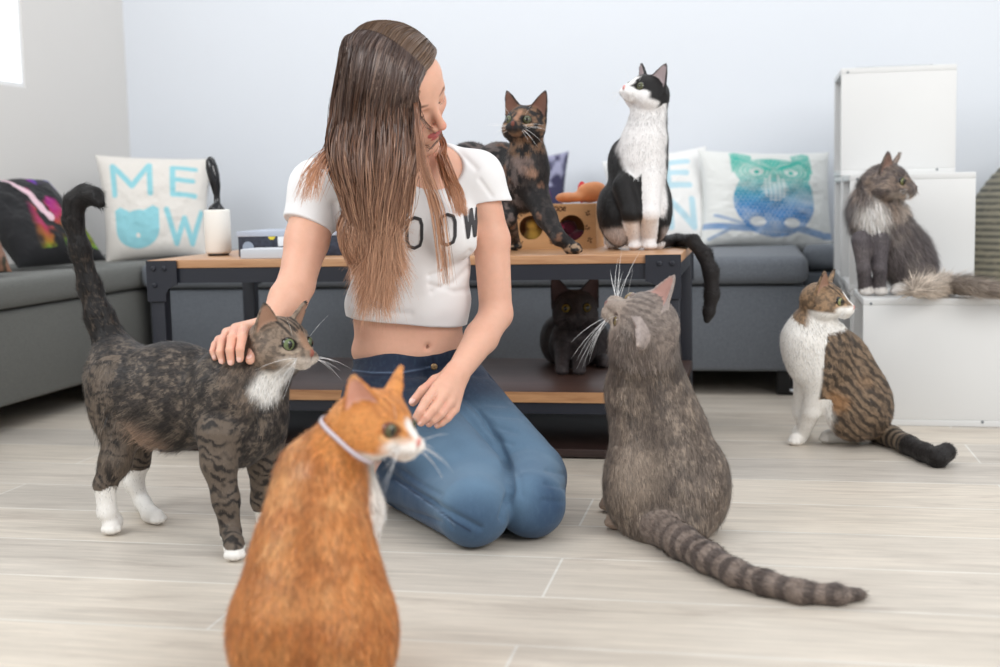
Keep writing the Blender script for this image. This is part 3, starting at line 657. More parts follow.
class Head:
    def __init__(s, c, fwd, up, sc=1.0):
        s.c = np.array(c, float); s.f = nrm(RFU(*fwd)); u = RFU(*up); s.u = nrm(u-s.f*(u@s.f)); s.s = np.cross(s.f, s.u); s.sc = sc
        s.R = np.array([s.s, s.f, s.u])
    def w(s, x, y, z): return s.c+(s.s*x+s.f*y+s.u*z)*s.sc
    def loc(s, P): return (P-s.c)@s.R.T/s.sc
    def dirw(s, x, y, z): return s.s*x+s.f*y+s.u*z
    def prims(s, earh=.046, earw=.021, earout=.55, earback=0., turn=((.35, .9), (.35, .9)), cheek=1.0, axz=(1, 1), nz=(.15, .15)):
        c = s.sc; E = lambda p, r, k=.012, n='head', ng=False: Ell(s.w(*p), np.array(r)*c, s.R, k*c, n, ng)
        o = [E((0, -.004, .002), (.042, .046, .037)),
             E((.023*cheek, .008, -.014), (.023*cheek, .027, .022)), E((-.023*cheek, .008, -.014), (.023*cheek, .027, .022)),
             Cap(s.w(0, .022, .014), s.w(0, .052, -.003), .0135*c, .0075*c, .010*c, 'head'),
             E((0, .040, -.015), (.019, .020, .013), .010), E((.0095, .050, -.0135), (.0105, .0115, .0095), .005), E((-.0095, .050, -.0135), (.0105, .0115, .0095), .005),
             E((0, .043, -.025), (.010, .0115, .0065), .006), E((0, .0595, -.0055), (.0050, .0042, .0040), .004, 'nose')]
        for sg in (1, -1):
            i_ = 0 if sg > 0 else 1; ax = s.dirw(sg*earout, earback+.12, axz[i_]); t = turn[i_]; n = s.dirw(sg*t[0], t[1], nz[i_])
            o.append(Ear(s.w(sg*.0258, .000, .0215), ax, n, earh*c, earw*c, .007*c, 'ear', .38, .0021*c))
        for sg in (1, -1): o.append(E((sg*.0205, .0405, .0045), (.0082, .0075, .0064), .005, 'socket', True))
        return o
    def eyeball(s, parent, iris, gaze=(0, 1, 0), pupil=.35, slit=.6, rim=(.01, .008, .007)):
        for sg in (1, -1):
            c = s.w(sg*.0192, .0322, .0045); r = .0100*s.sc
            g = nrm(s.dirw(gaze[0]+sg*.36, gaze[1], gaze[2])); up = nrm(s.u-g*(g@s.u)); rt = np.cross(g, up)
            n, m = 40, 28; vs = []
            for i in range(m+1):
                th = math.pi*i/m
                for k_ in range(n):
                    ph = 2*math.pi*k_/n; vs.append(c+r*(math.cos(th)*g+math.sin(th)*(math.cos(ph)*rt+math.sin(ph)*up)))
            vs = np.array(vs); q = (vs-c)/r; a = q@rt; b_ = q@up; f = q@g
            col = np.tile(rim, (len(vs), 1)); rr = np.hypot(a, b_)
            iris = np.array(iris)*.62; ic = iris*(.75+.5*np.clip(rr/.8, 0, 1))[:, None]
            col = np.where(((rr < .84) & (f > 0))[:, None], ic, col)
            col = np.where(((np.hypot(a/slit, b_) < pupil*1.6) & (f > 0))[:, None], (.003, .003, .003), col)
            F = np.array([(i*n+k_, (i+1)*n+k_, (i+1)*n+(k_+1) % n, i*n+(k_+1) % n) for i in range(m) for k_ in range(n)])
            npmesh('eye', vs, F, M_eye, col, parent)
    def whiskers(s, parent, n=7, L=.062, seed=0, w=.00032, droop=.45, m=None):
        rr = random.Random(seed); mb = MB()
        for sg in (1, -1):
            for k in range(n):
                p = s.w(sg*(.010+.006*rr.random()), .051-.006*rr.random(), -.011-.006*rr.random()); a = rr.uniform(-.75, .45)
                d = nrm(s.dirw(sg*1.0, rr.uniform(-.15, .75), a)); l = L*s.sc*rr.uniform(.65, 1.1); pts = []
                for t in np.linspace(0, 1, 6): pts.append(p+d*l*t+(-s.u*.6-s.f*.35)*droop*l*t*t)
                mb.tube(pts, [w, w*.95, w*.85, w*.7, w*.5, w*.25], 4)
            for k in range(2):
                p = s.w(sg*.018, .040, .015); d = nrm(s.dirw(sg*.55, .35, 1)); l = .035*s.sc; mb.tube([p+d*l*t+s.s*sg*l*.25*t*t for t in (0, .4, .7, 1)], [w*.8, w*.7, w*.5, w*.2], 4)
        o = mb.build('whiskers', m or M_whisker, parent); o['kind'] = 'stuff'; return o

def stroke3(H, pts, w, soft=.4):
    """painted line on the head: pts in head-local metres"""
    d = np.full(len(H), 9.)
    for a, b in zip(pts[:-1], pts[1:]):
        a = np.array(a); b = np.array(b); t = np.clip(((H-a)@(b-a))/((b-a)@(b-a)), 0, 1); q = H-a-t[:, None]*(b-a); d = np.minimum(d, np.sqrt((q*q).sum(1)))
    return 1-sst(w*(1-soft), w*(1+soft), d)
def blob(P, c, r, soft=.35, warp=None):
    q = (P-np.array(c)); d = np.sqrt((q*q).sum(1))/r
    if warp is not None: d = d+warp
    return 1-sst(1-soft, 1+soft, d)

def make_cat(label, prims, head, paint, hz=.0023, iris=(.35, .42, .12), fur=(28000, .009), furmap=None, seed=0, base=None, gaze=(0, 1, 0), pupil=.35, slit=.6, whisk=7, WL=.062, lengths=None, keep=None, rim=(.012, .01, .009), wmat=None, hw=.00042, claws=()):
    zb = 0.0 if base is None else base
    for p in [p for p in prims if p.name in ('paw', 'hpaw')]:      # four toes on every paw
        d = p.b-p.a; d[2] = 0; d = nrm(d) if np.linalg.norm(d) > .003 else -FH; sd = np.cross(d, U0); r = p.rb
        for j, (o1, o2) in enumerate(((-1.4, .25), (-.48, .62), (.48, .62), (1.4, .25))):
            q = p.b+sd*o1*r*.46+d*o2*r; q[2] = max(q[2]-r*.25, zb+r*.45+.0004); prims.append(Ell(q+d*r*.12, (r*.48, r*.48, r*.46), None, .0012, p.name, flow=d))
    V, Q = surface(prims, hz)
    lab, S = nearest(prims, V); names = np.array([p.name for p in prims])[lab]
    H = head.loc(V)
    C = paint(V, names, S, H)
    # inner side of the ears
    inner = np.zeros(len(V)); ears = [p for p in prims if p.name == 'ear']
    for p in ears:
        sd, wr, t = p.side(V); m = (names == 'ear') & (lab == prims.index(p)); inner[m] = (sst(-.0006, .0008, sd)*(1-sst(.72, .98, wr))*(1-sst(.8, .98, t))*sst(-.05, .12, t))[m]
    C = mixc(C, paint.ear_in, inner*.9)
    nose = stroke3(H, [(0, .0635, -.0035), (0, .0625, -.0075)], .0042, .25); C = mixc(C, paint.nose, nose)
    C = mixc(C, np.array(paint.nose)*.35, stroke3(H, [(0, .0625, -.010), (0, .058, -.0195), (.009, .0535, -.0215), (.016, .044, -.0200)], .0009, .6)*.8)
    C = mixc(C, np.array(paint.nose)*.35, stroke3(H, [(0, .058, -.0195), (-.009, .0535, -.0215), (-.016, .044, -.0200)], .0009, .6)*.8)
    for sg in (1, -1):                                  # dark lid rims
        d = np.sqrt(((H-np.array([sg*.0205, .0405, .0045]))**2/np.array([.0104, .0104, .0090])**2).sum(1)); C = mixc(C, rim, (1-sst(.92, 1.12, d))*.95)
    base = V[:, 2].min() if base is None else base
    loc = np.array([V[:, 0].mean(), V[:, 1].mean(), base])
    root = npmesh('cat', V-loc, Q, M_skinfur, C); root.location = loc; tag(root, label, 'cat')
    for _ in (0,):
        head_obj = Head.__new__(Head); head_obj.__dict__ = dict(head.__dict__); head_obj.c = head.c-loc
        head_obj.eyeball(root, iris, gaze, pupil, slit, rim)
        if whisk: head_obj.whiskers(root, whisk, WL, seed, m=wmat)
    # fur
    rg = np.random.default_rng(seed+5)
    n, Lf = fur; tri = np.concatenate([Q[:, [0, 1, 2]], Q[:, [0, 2, 3]]]); e1 = V[tri[:, 1]]-V[tri[:, 0]]; e2 = V[tri[:, 2]]-V[tri[:, 0]]
    ar = np.linalg.norm(np.cross(e1, e2), axis=1)
    tc_ = V[tri].mean(1); th = head.loc(tc_)
    hd = (np.sqrt((th**2).sum(1)) < .075); ar = ar*np.where(hd, 2.0, 1.0)
    idx = rg.choice(len(tri), n, p=ar/ar.sum()); a = rg.random(n); b = rg.random(n); fl = a+b > 1; a[fl] = 1-a[fl]; b[fl] = 1-b[fl]
    P = V[tri[idx, 0]]+a[:, None]*e1[idx]+b[:, None]*e2[idx]; vi = tri[idx, 0]
    VN = vnormals(V, Q); Nn = VN[vi]; nm = names[vi]; li = lab[vi]; Hh = head.loc(P)
    flows = np.array([p.flow if getattr(p, 'flow', None) is not None else (0, 0, 0) for p in prims]); F = flows[li]
    isH = np.isin(nm, ['head', 'nose', 'socket']); F[isH] = (P[isH]-head.w(0, .075, -.002)); F /= np.linalg.norm(F, axis=1)[:, None]+1e-9
    gl = getattr(paint, 'flow', RFU(0, 0, -1)); z = np.abs(F).sum(1) < 1e-6; F[z] = gl
    F = F+rg.normal(0, .22, F.shape); T = F-Nn*(F*Nn).sum(1)[:, None]; T /= np.linalg.norm(T, axis=1)[:, None]+1e-9
    lift = rg.uniform(.14, .44, n)+.35*(rg.random(n) < .2)
    L = np.full(n, Lf)
    L = np.where(isH, Lf*.45, L); L = np.where(nm == 'nose', .0003, L); L = np.where(nm == 'ear', Lf*.30, L); L = np.where(nm == 'leg', np.minimum(Lf*.5, .007), L); L = np.where(np.isin(nm, ['paw', 'hpaw']), np.minimum(Lf*.22, .0025), L)
    if lengths is not None: L = lengths(P, nm, L, Hh)
    for sg in (1, -1):
        d = np.sqrt(((Hh-np.array([sg*.0205, .0405, .0045]))**2).sum(1)); L = np.where(d < .0115, .0004, L)
    d = np.sqrt(((Hh-np.array([0, .063, -.006]))**2).sum(1)); L = np.where(d < .0055, .0003, L); L = np.where((nm == 'ear') & (inner[vi] > .5), L*.8, L)
    L = L*rg.uniform(.6, 1.25, n)
    # never through the ground
    D = T*np.cos(lift)[:, None]+Nn*np.sin(lift)[:, None]
    ez = P[:, 2]+D[:, 2]*L; bad = ez < base+.001; D[bad, 2] = np.maximum(D[bad, 2], .02)
    W = np.full(n, hw)*rg.uniform(.7, 1.3, n)
    bend = (T-Nn*.35)*.25; bend[:, 2] -= .12; bend[bad, 2] = 0
    RV, RF, per = ribbons(P-Nn*.0006, D, Nn, L, W, bend, 2)
    ok = L > .001
    cc = paint(P, nm, S[vi], Hh); cc = mixc(cc, paint.ear_in, inner[vi]*.75)*(.55+rg.random(n)**1.3*1.05)[:, None]
    cols = np.repeat(cc, per, 0)
    kf = np.repeat(ok[None], 3, 0).ravel()
    # face list is ordered by blocks of n
    RF = RF[kf[:len(RF)]]
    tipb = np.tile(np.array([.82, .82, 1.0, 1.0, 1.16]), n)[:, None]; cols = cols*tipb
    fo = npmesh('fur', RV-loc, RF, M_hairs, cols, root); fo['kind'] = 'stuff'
    return root

def coat(fn, ear_in, nose, flow=None):
    fn.ear_in = ear_in; fn.nose = nose
    if flow is not None: fn.flow = flow
    return fn
DK = srgb(27, 24, 24); WHT = srgb(238, 235, 230); PINKN = srgb(206, 128, 112); EARP = srgb(190, 140, 124)
def tabby_face(C, H, dark, light, wgt=.85, nose_line=True):
    """the M on the brow, cheek lines, pale eye surround"""
    for sg in (1, -1):
        C = mixc(C, light, (stroke3(H, [(sg*.012, .046, .0125), (sg*.022, .040, .0165)], .0045, .5))*.6)
        C = mixc(C, light, (stroke3(H, [(sg*.014, .046, -.004), (sg*.028, .034, -.004)], .0045, .5))*.6)
        C = mixc(C, dark, stroke3(H, [(sg*.006, .036, .022), (sg*.010, .020, .034), (sg*.011, .000, .040)], .0026)*wgt)
        C = mixc(C, dark, stroke3(H, [(sg*.016, .036, .018), (sg*.019, .022, .028), (sg*.019, .004, .036)], .0022)*wgt)
        C = mixc(C, dark, stroke3(H, [(sg*.029, .032, .003), (sg*.038, .014, -.004), (sg*.043, -.008, -.008)], .0022)*wgt)
        C = mixc(C, dark, stroke3(H, [(sg*.027, .034, -.010), (sg*.038, .018, -.018), (sg*.041, -.002, -.022)], .0022)*wgt)
        C = mixc(C, dark, stroke3(H, [(sg*.012, .047, .004), (sg*.009, .053, .0)], .0016)*wgt*.8)
    C = mixc(C, dark, stroke3(H, [(0, .034, .026), (0, .014, .038), (0, -.02, .036)], .0022)*wgt)
    return C

# ------------------------------------------------------------------ brown-grey tabby being stroked
def cat_standing():
    f = Fig(2.13); hd = Head(f.P(280, 344, -.02), (.80, -.55, -.06), (.10, .0, 1), 1.20)
    bf = RFU(-1, .15, -.35)
    pr = [f.ell((122, 382, .10), (39, 48, 36), 8, 16, 'body', bf), f.ell((174, 396, .06), (66, 57, 42), -4, 20, 'body', bf), f.ell((232, 408, .0), (42, 62, 40), 8, 18, 'body', bf),
          f.ell((258, 405, .0), (30, 48, 32), 10, 14, 'body', RFU(-.2, 0, -1)),
          f.cap((246, 385, 0, 40), (274, 356, -.01, 27), 14, 'neck', flow=RFU(-.5, 0, -1)),
          # near hind leg
          f.ell((118, 405, .055), (32, 50, 22), 6, 12, 'thigh', RFU(-.1, 0, -1))]
    pr += f.chain([(122, 430, .045, 19), (115, 462, .035, 15.5), (105, 484, .03, 10.5), (107, 512, .03, 9.5)], 8, 'leg', 0)
    g = G(111, 525, .0155); pr += [Cap(f.P(107, 512, .03), g+U0*.006+FH*.012, .0158, .0165, .008, 'leg'), Cap(g+FH*.012, g-FH*.008+R0*.003, .0168, .0158, .006, 'paw')]
    pr += f.chain([(142, 430, .19, 18), (137, 462, .2, 13), (134, 482, .2, 9.5), (143, 503, .2, 8.5)], 8, 'leg', 0)
    g = G(152, 516, .0145); pr += [Cap(f.P(143, 503, .2), g+U0*.004+FH*.012-R0*.008, .0148, .0152, .008, 'leg'), Cap(g+FH*.010-R0*.006, g-FH*.006+R0*.010, .0158, .0148, .006, 'paw')]
    pr += f.chain([(220, 435, -.045, 24), (219, 462, -.055, 17), (226, 500, -.06, 12.5), (231, 533, -.065, 10)], 8, 'leg', 0)
    g = G(233, 550, .0155); pr += [Cap(f.P(231, 533, -.065), g+U0*.008+FH*.010, .0165, .0165, .008, 'leg'), Cap(g+FH*.010, g-FH*.008+R0*.004, .0168, .0160, .006, 'paw')]
    pr += f.chain([(266, 435, .09, 22), (264, 462, .09, 17), (263, 500, .10, 12), (266, 520, .10, 9.5)], 8, 'leg', 0)
    pr += [f.cap((267, 524, .10, 10), (273, 527, .085, 9.5), 6, 'paw')]
    pr += f.chain([(112, 345, .12, 20), (100, 318, .13, 14.5), (90, 288, .14, 11.5), (80, 250, .14, 10), (73, 220, .14, 9.5), (74, 203, .14, 9.5), (84, 194.5, .14, 9), (94, 196, .13, 7.5), (100, 203, .12, 5)], 10, 'tail')
    pr += hd.prims(earh=.043, earw=.0205, earout=.42, earback=.08, turn=((.5, .85), (.45, .9)))
    bib = f.P(271, 388, -.06); bib2 = f.P(286, 378, -.05); belly = f.P(138, 448, .02)
    ax = nrm(f.P(240, 400)-f.P(110, 380)); pb = f.P(110, 380)
    def paint(V, nm, S, H):
        n1 = fbm(V, 30, 1); n2 = fbm(V, 180, 2, 2); xx = (V-pb)@ax; zz = V[:, 2]
        lt = srgb(126, 113, 100); md = srgb(54, 49, 47); C = np.tile(md, (len(V), 1)); C = mixc(C, lt, sst(.42, .72, n2)*.75)
        st = np.sin(xx*120+np.abs(zz-.3)*40+n1*9); C = mixc(C, DK, sst(.0, .7, st)*.6)
        C = mixc(C, srgb(30, 30, 34), sst(.315, .37, zz+.02*n1)*(~np.isin(nm, ['head', 'neck', 'ear', 'nose', 'socket', 'tail']))*.75)
        lg = np.isin(nm, ['leg', 'paw', 'thigh']); sl = np.sin(zz*330+n1*20+xx*60); C = np.where(lg[:, None], mixc(np.tile(srgb(100, 88, 77), (len(V), 1)), DK, sst(-.2, .6, sl)*.9*sst(.30, .55, fbm(V, 55, 31))), C)
        C = mixc(C, srgb(178, 150, 130), blob(V, belly, .045, .5, (n1-.5)*.6)*(~lg)*.75)
        tl = nm == 'tail'; C = np.where(tl[:, None], mixc(np.tile(srgb(20, 17, 17), (len(V), 1)), srgb(84, 72, 62), (sst(.55, .7, n2)*.5*(1-sst(.10, .3, S)))), C)
        hd_ = np.sqrt((H**2).sum(1)) < .07; hb = mixc(np.tile(srgb(134, 116, 100), (len(V), 1)), srgb(86, 75, 66), sst(.4, .65, n2)*.8)
        hb = mixc(hb, srgb(165, 125, 98), stroke3(H, [(0, .03, .018), (0, .055, .002)], .008)*.6)
        hb = mixc(hb, srgb(214, 203, 192), sst(-.008, -.018, H[:, 2])*sst(.025, .04, H[:, 1])*.9)
        hb = tabby_face(hb, H, DK, srgb(190, 172, 152)); C = np.where(hd_[:, None], hb, C)
        isn = nm == 'neck'; C = np.where(isn[:, None], mixc(mixc(np.tile(srgb(112, 98, 86), (len(V), 1)), srgb(60, 54, 50), sst(.4, .62, n2)*.8), DK, sst(.2, .7, np.sin(zz*130+n1*8))*.5), C)
        w = np.maximum(blob(V, bib, .030, .35, (n1-.5)*.8), blob(V, bib2, .026, .35, (n1-.5)*.8)); C = mixc(C, WHT, w)
        hl = (zz < .085+.02*(n1-.5))&(xx < .14)&lg; C = np.where(hl[:, None], WHT, C)
        fl = (zz < .021)&lg; C = np.where(fl[:, None], WHT, C)
        return C
    coat(paint, srgb(176, 138, 116), srgb(150, 92, 78), RFU(-1, .1, -.3))
    def lens(P, nm, L, H): return np.where(blob(P, belly, .08) > .4, L*2.0, np.where(nm == 'tail', L*1.15, L))
    return make_cat('grey-brown tabby cat standing with raised dark tail, stroked by the kneeling woman', pr, hd, paint, .0023, srgb(120, 135, 92), (46000, .010), seed=1, base=0, lengths=lens, gaze=(.0, 1, 0), pupil=.34, WL=.07)

# ------------------------------------------------------------------ orange and white cat in front
def cat_orange():
    f = Fig(1.46); hd = Head(f.P(375, 424, .05), (.82, -.50, -.16), (.10, -.05, 1), 1.08)
    bf = RFU(0, -.2, -1)
    pr = [f.ell((313, 622, 0), (84, 78, 78), 0, 30, 'body', bf), f.ell((314, 560, .02), (66, 78, 60), 0, 30, 'body', bf), f.ell((316, 492, .05), (47, 56, 46), -6, 26, 'body', bf),
          f.cap((324, 470, .06, 40), (350, 432, .06, 29), 20, 'neck', flow=RFU(-.5, 0, -1)), f.cap((342, 455, .09, 30), (352, 510, .10, 31), 20, 'chest', flow=bf), f.cap((352, 510, .10, 31), (340, 580, .10, 38), 20, 'chest', flow=bf)]
    g = lambda x, y, r: G(x, y, r)
    pr += [f.ell((262, 640, .0), (34, 58, 50), 0, 16, 'body', bf), f.ell((364, 640, .0), (34, 58, 50), 0, 16, 'body', bf)]
    for dx in (330, 360):
        a = f.P(dx, 560, .13); b = a.copy(); b[2] = .03; b += FH*.01; pr.append(Cap(a, b, .022, .013, .01, 'leg', 0, .2)); c = b.copy(); c[2] = .014; pr.append(Cap(c, c+FH*.02+R0*.01, .014, .013, .008, 'paw'))
    for dx in (-.06, .07):
        c = f.P(313, 640)+R0*dx+FH*.07; c[2] = .015; pr.append(Cap(c, c+FH*.04, .016, .014, .012, 'paw'))
    c = f.P(313, 640)-FH*.07; c[2] = .018; tl = [c, c-FH*.05+R0*.0, c-FH*.08+R0*.05, c-FH*.06+R0*.11, c-FH*.0+R0*.15]
    for i in range(4): q = tl[i].copy(); r_ = tl[i+1].copy(); pr.append(Cap(q, r_, .017, .014, .012, 'tail'))
    pr += hd.prims(earh=.046, earw=.0235, earout=.52, earback=-.22, turn=((.9, .5), (.9, .5)))
    wc = f.P(362, 500, .06); col_ = f.P(349, 440, .03)
    O1, O2, O3 = srgb(200, 132, 74), srgb(222, 168, 112), srgb(160, 92, 46)
    W = srgb(240, 233, 226); cen = f.P(313, 560)
    def paint(V, nm, S, H):
        n1 = fbm(V, 22, 1); n2 = fbm(V, 150, 2, 2); rx = (V-cen)@R0; fy = (V-cen)@FH
        C = np.tile(O1, (len(V), 1)); C = mixc(C, O2, sst(.45, .75, n1)*.7); C = mixc(C, O3, sst(.35, .75, np.sin(V[:, 2]*95+n1*9+np.abs(rx)*40))*.38)
        C = mixc(C, O3, (1-sst(.0, .03, np.abs(rx+.01*(n1-.5))))*.5*(fy < .02)); C = mixc(C, O2, sst(.5, .8, n2)*.3)
        h = np.sqrt((H**2).sum(1)) < .07
        hb = mixc(np.tile(srgb(212, 142, 78), (len(V), 1)), O3, sst(.3, .8, np.sin(H[:, 0]*420+n1*6)*sst(.012, .02, H[:, 2]))*.45)
        hb = tabby_face(hb, H, O3, srgb(232, 190, 140), .5)
        wm = np.maximum(sst(.004, -.006, H[:, 2]+.3*np.abs(H[:, 0])-.0)*sst(.030, .040, H[:, 1]), stroke3(H, [(0, .045, .010), (0, .06, 0)], .006)); wm = np.maximum(wm, sst(-.018, -.026, H[:, 2])*sst(.0, .02, H[:, 1]))
        hb = mixc(hb, W, wm); C = np.where(h[:, None], hb, C)
        xr = (V-wc)@R0; wch = sst(-.012, .004, xr+.012*(n1-.5)+.25*((V-wc)@FH)-.012)*np.isin(nm, ['chest', 'leg', 'paw', 'neck'])*(V[:, 2] > -.1)*((V-wc)@U0 < .062); C = mixc(C, W, wch)
        C = mixc(C, W, np.isin(nm, ['leg', 'paw'])*1.)
        C = mixc(C, srgb(236, 205, 180), stroke3(H, [(.0+.030, .026, -.026), (.034, .004, -.034), (.034, -.012, -.036)], .0035)*.0+blob(V, f.P(300, 468, -.0), .013, .5, (n1-.5))*.25)
        return C
    coat(paint, srgb(222, 168, 150), srgb(220, 148, 138), RFU(0, -.1, -1))
    cat = make_cat('orange and white cat sitting in the foreground with its back to the camera', pr, hd, paint, .0026, srgb(104, 100, 66), (52000, .011), seed=2, base=0, pupil=.3, rim=srgb(120, 70, 50), hw=.0005)
    ca = f.P(351, 439, .06); ax_ = nrm(f.P(352, 430, .06)-f.P(324, 470, .06)); u_ = nrm(np.cross(ax_, FH)); v_ = np.cross(ax_, u_); ring = []
    for k in range(49):
        a = 2*math.pi*k/48; d = u_*math.cos(a)+v_*math.sin(a); t = .02
        for _ in range(30): t -= .8*float(field([p for p in pr if p.name in ('neck', 'head', 'chest')], (ca+d*t)[None], pad=.2)[0])
        ring.append((ca+d*(min(t, .055)+.0045), d))
    mb = MB(); loc = np.array(cat.location); n_ = len(ring); vs = []
    for q, d in ring: vs += [q-ax_*.0026-loc, q+ax_*.0026-loc, q+ax_*.0026-d*.002-loc, q-ax_*.0026-d*.002-loc]
    mb.add(vs, [(4*i+j, 4*i+(j+1) % 4, 4*i+4+(j+1) % 4, 4*i+4+j) for i in range(n_-1) for j in range(4)], True)
    co_ = mb.build('collar', mat('pale_collar', srgb(206, 196, 204), .6), cat); co_['label'] = 'thin pale collar'
    return cat

# ------------------------------------------------------------------ grey cat looking up at the woman
def cat_grey():
    f = Fig(2.08); hd = Head(f.P(645, 322, .0), (-.84, .10, .47), (.16, -.92, .36), 1.18)
    bf = RFU(.1, -.3, -1)
    pr = [f.ell((666, 492, .02), (60, 60, 52), 0, 22, 'body', bf), f.ell((660, 440, .04), (52, 58, 44), 4, 24, 'body', bf), f.ell((648, 395, .05), (43, 44, 38), 6, 20, 'body', bf),
          f.cap((645, 385, .05, 38), (646, 345, .02, 33), 14, 'neck', flow=RFU(.2, 0, -1)), f.cap((640, 352, .03, 30), (640, 335, .0, 28), 10, 'neck', flow=RFU(.2, 0, -1)),
          f.ell((634, 488, .02), (30, 46, 40), 6, 14, 'body', bf), f.ell((703, 488, .02), (27, 46, 40), -6, 14, 'body', bf), f.ell((670, 525, -.02), (40, 26, 34), 0, 14, 'body', bf)]
    for x, y in ((612, 502), (618, 519)):
        g = G(x, y, .018); pr.append(Cap(g+R0*.05+FH*.02, g, .02, .016, .01, 'paw')); pr.append(Cap(g, g-R0*.006-U0*.002, .0165, .015, .008, 'paw'))
        pr.append(Cap(f.P(632, 420, .08), g+R0*.02+U0*.02, .026, .015, .014, 'leg'))
    tp = [(660, 528, 19), (682, 542, 17.5), (708, 558, 15), (735, 573, 12.5), (765, 583, 11.5), (800, 592, 10.5), (835, 595, 9), (858, 594.5, 6)]
    pts = [(G(x, y, r*f.px*.9), r*f.px*.92) for x, y, r in tp]; acc = 0
    for (a, ra), (b, rb) in zip(pts[:-1], pts[1:]):
        l = np.linalg.norm(b-a); pr.append(Cap(a, b, ra, rb, .012, 'tail', acc, acc+l)); acc += l
    pr += hd.prims(earh=.046, earw=.022, earout=1.0, earback=-.22, turn=((.0, .75), (.8, .55)), axz=(.55, 1), nz=(.85, .15))
    c0 = f.P(666, 480)
    def paint(V, nm, S, H):
        n1 = fbm(V, 26, 1); n2 = fbm(V, 170, 2, 2); rx = (V-c0)@R0; fy = (V-c0)@FH
        A, B, Dk = srgb(104, 92, 83), srgb(158, 142, 127), srgb(60, 51, 47)
        C = np.tile(A, (len(V), 1)); C = mixc(C, B, sst(.45, .7, n2)*.7); C = mixc(C, Dk, sst(.1, .8, np.sin(V[:, 2]*100+np.abs(rx)*-60+n1*10))*.35)
        C = mixc(C, Dk, (1-sst(.0, .035, np.abs(rx+.02-.0*V[:, 2])))*(fy < .03)*.45)
        C = mixc(C, B, blob(V, f.P(630, 470, -.05), .05, .5, n1-.5)*.5)
        C = mixc(C, Dk, np.isin(nm, ['neck'])*sst(.25, .7, n1)*.7)
        t = nm == 'tail'; C = np.where(t[:, None], mixc(np.tile(srgb(132, 118, 109), (len(V), 1)), srgb(66, 57, 55), np.maximum(sst(-.35, .45, np.sin(S*190+n1*4))*sst(-.05, .12, S), sst(.42, .46, S))*.75), C)
        h = np.sqrt((H**2).sum(1)) < .07; hb = mixc(np.tile(srgb(134, 122, 114), (len(V), 1)), srgb(96, 86, 82), sst(.4, .65, n2)*.7)
        hb = mixc(hb, srgb(176, 160, 148), sst(.02, .04, H[:, 1])*.5); hb = tabby_face(hb, H, srgb(80, 70, 66), srgb(196, 182, 168), .55)
        hb = mixc(hb, srgb(176, 160, 148), sst(-.006, -.018, H[:, 2])*sst(.02, .035, H[:, 1])*.8)
        C = np.where(h[:, None], hb, C); C = mixc(C, srgb(196, 182, 178), (nm == 'ear')*.35); C = mixc(C, srgb(172, 150, 134), (nm == 'paw')*.8)  # light caught by the ear backs is painted in as a paler tone
        return C
    coat(paint, srgb(176, 134, 124), srgb(120, 88, 84), RFU(0, -.2, -1))
    return make_cat('large grey cat sitting with back to camera, looking up, ringed tail along the floor', pr, hd, paint, .0023, srgb(150, 130, 90), (52000, .011), seed=3, base=0, WL=.085, whisk=9, rim=srgb(120, 104, 96))

# ------------------------------------------------------------------ dark grey cat on the lower shelf
def cat_dark():
    f = Fig(3.06); hd = Head(f.P(575, 309, -.02), (.02, -1, .02), (0, 0, 1), 1.22)
    pr = [f.ell((573, 345, .03), (24, 26, 22), 0, 10, 'body', RFU(0, 0, -1)), f.ell((560, 340, .12), (21, 27, 26), 0, 10, 'body', RFU(0, 0, -1)), f.ell((590, 343, .12), (21, 27, 26), 0, 10, 'body', RFU(0, 0, -1)),
          f.ell((594, 352, .14), (22, 20, 28), 0, 10, 'body', RFU(0, 0, -1)), f.cap((574, 330, .02, 19), (575, 318, .0, 16), 8, 'neck')]
    for x in (563, 580):
        b = G(x-1, 374, .152); pr.append(Cap(f.P(x, 345, .0), b+U0*.02, .024, .0155, .01, 'leg')); pr.append(Cap(b+U0*.014, b+U0*.013-FH*.012, .0155, .0145, .006, 'paw'))
    b = G(604, 368, .152)+U0*.013; pr.append(Cap(b+FH*.03, b, .02, .013, .01, 'paw')); b2 = b+FH*.12-R0*.08; pr += [Cap(b2+R0*.06+U0*.01, b2+R0*.14, .016, .013, .01, 'tail')]
    pr += hd.prims(earh=.052, earw=.023, earout=.38, turn=((.2, 1), (.2, 1)))
    wp = f.P(571, 341, -.07)
    def paint(V, nm, S, H):
        n2 = fbm(V, 120, 2, 2); C = np.tile(srgb(52, 46, 47), (len(V), 1)); C = mixc(C, srgb(74, 66, 66), sst(.45, .7, n2)*.6)
        return mixc(C, srgb(150, 145, 145), blob(V, wp, .012, .5)*.7)
    coat(paint, srgb(84, 62, 60), srgb(34, 30, 32), RFU(0, 0, -1))
    return make_cat('dark grey cat with yellow eyes crouching on the lower table shelf', pr, hd, paint, .0028, srgb(150, 128, 56), (22000, .009), seed=4, base=.1525, pupil=.30, slit=.8, hw=.0006, rim=(.01, .008, .008), WL=.05, whisk=5, wmat=M_whiskdark)
M_whiskdark = mat('dark_whisker', srgb(90, 84, 84), .5)

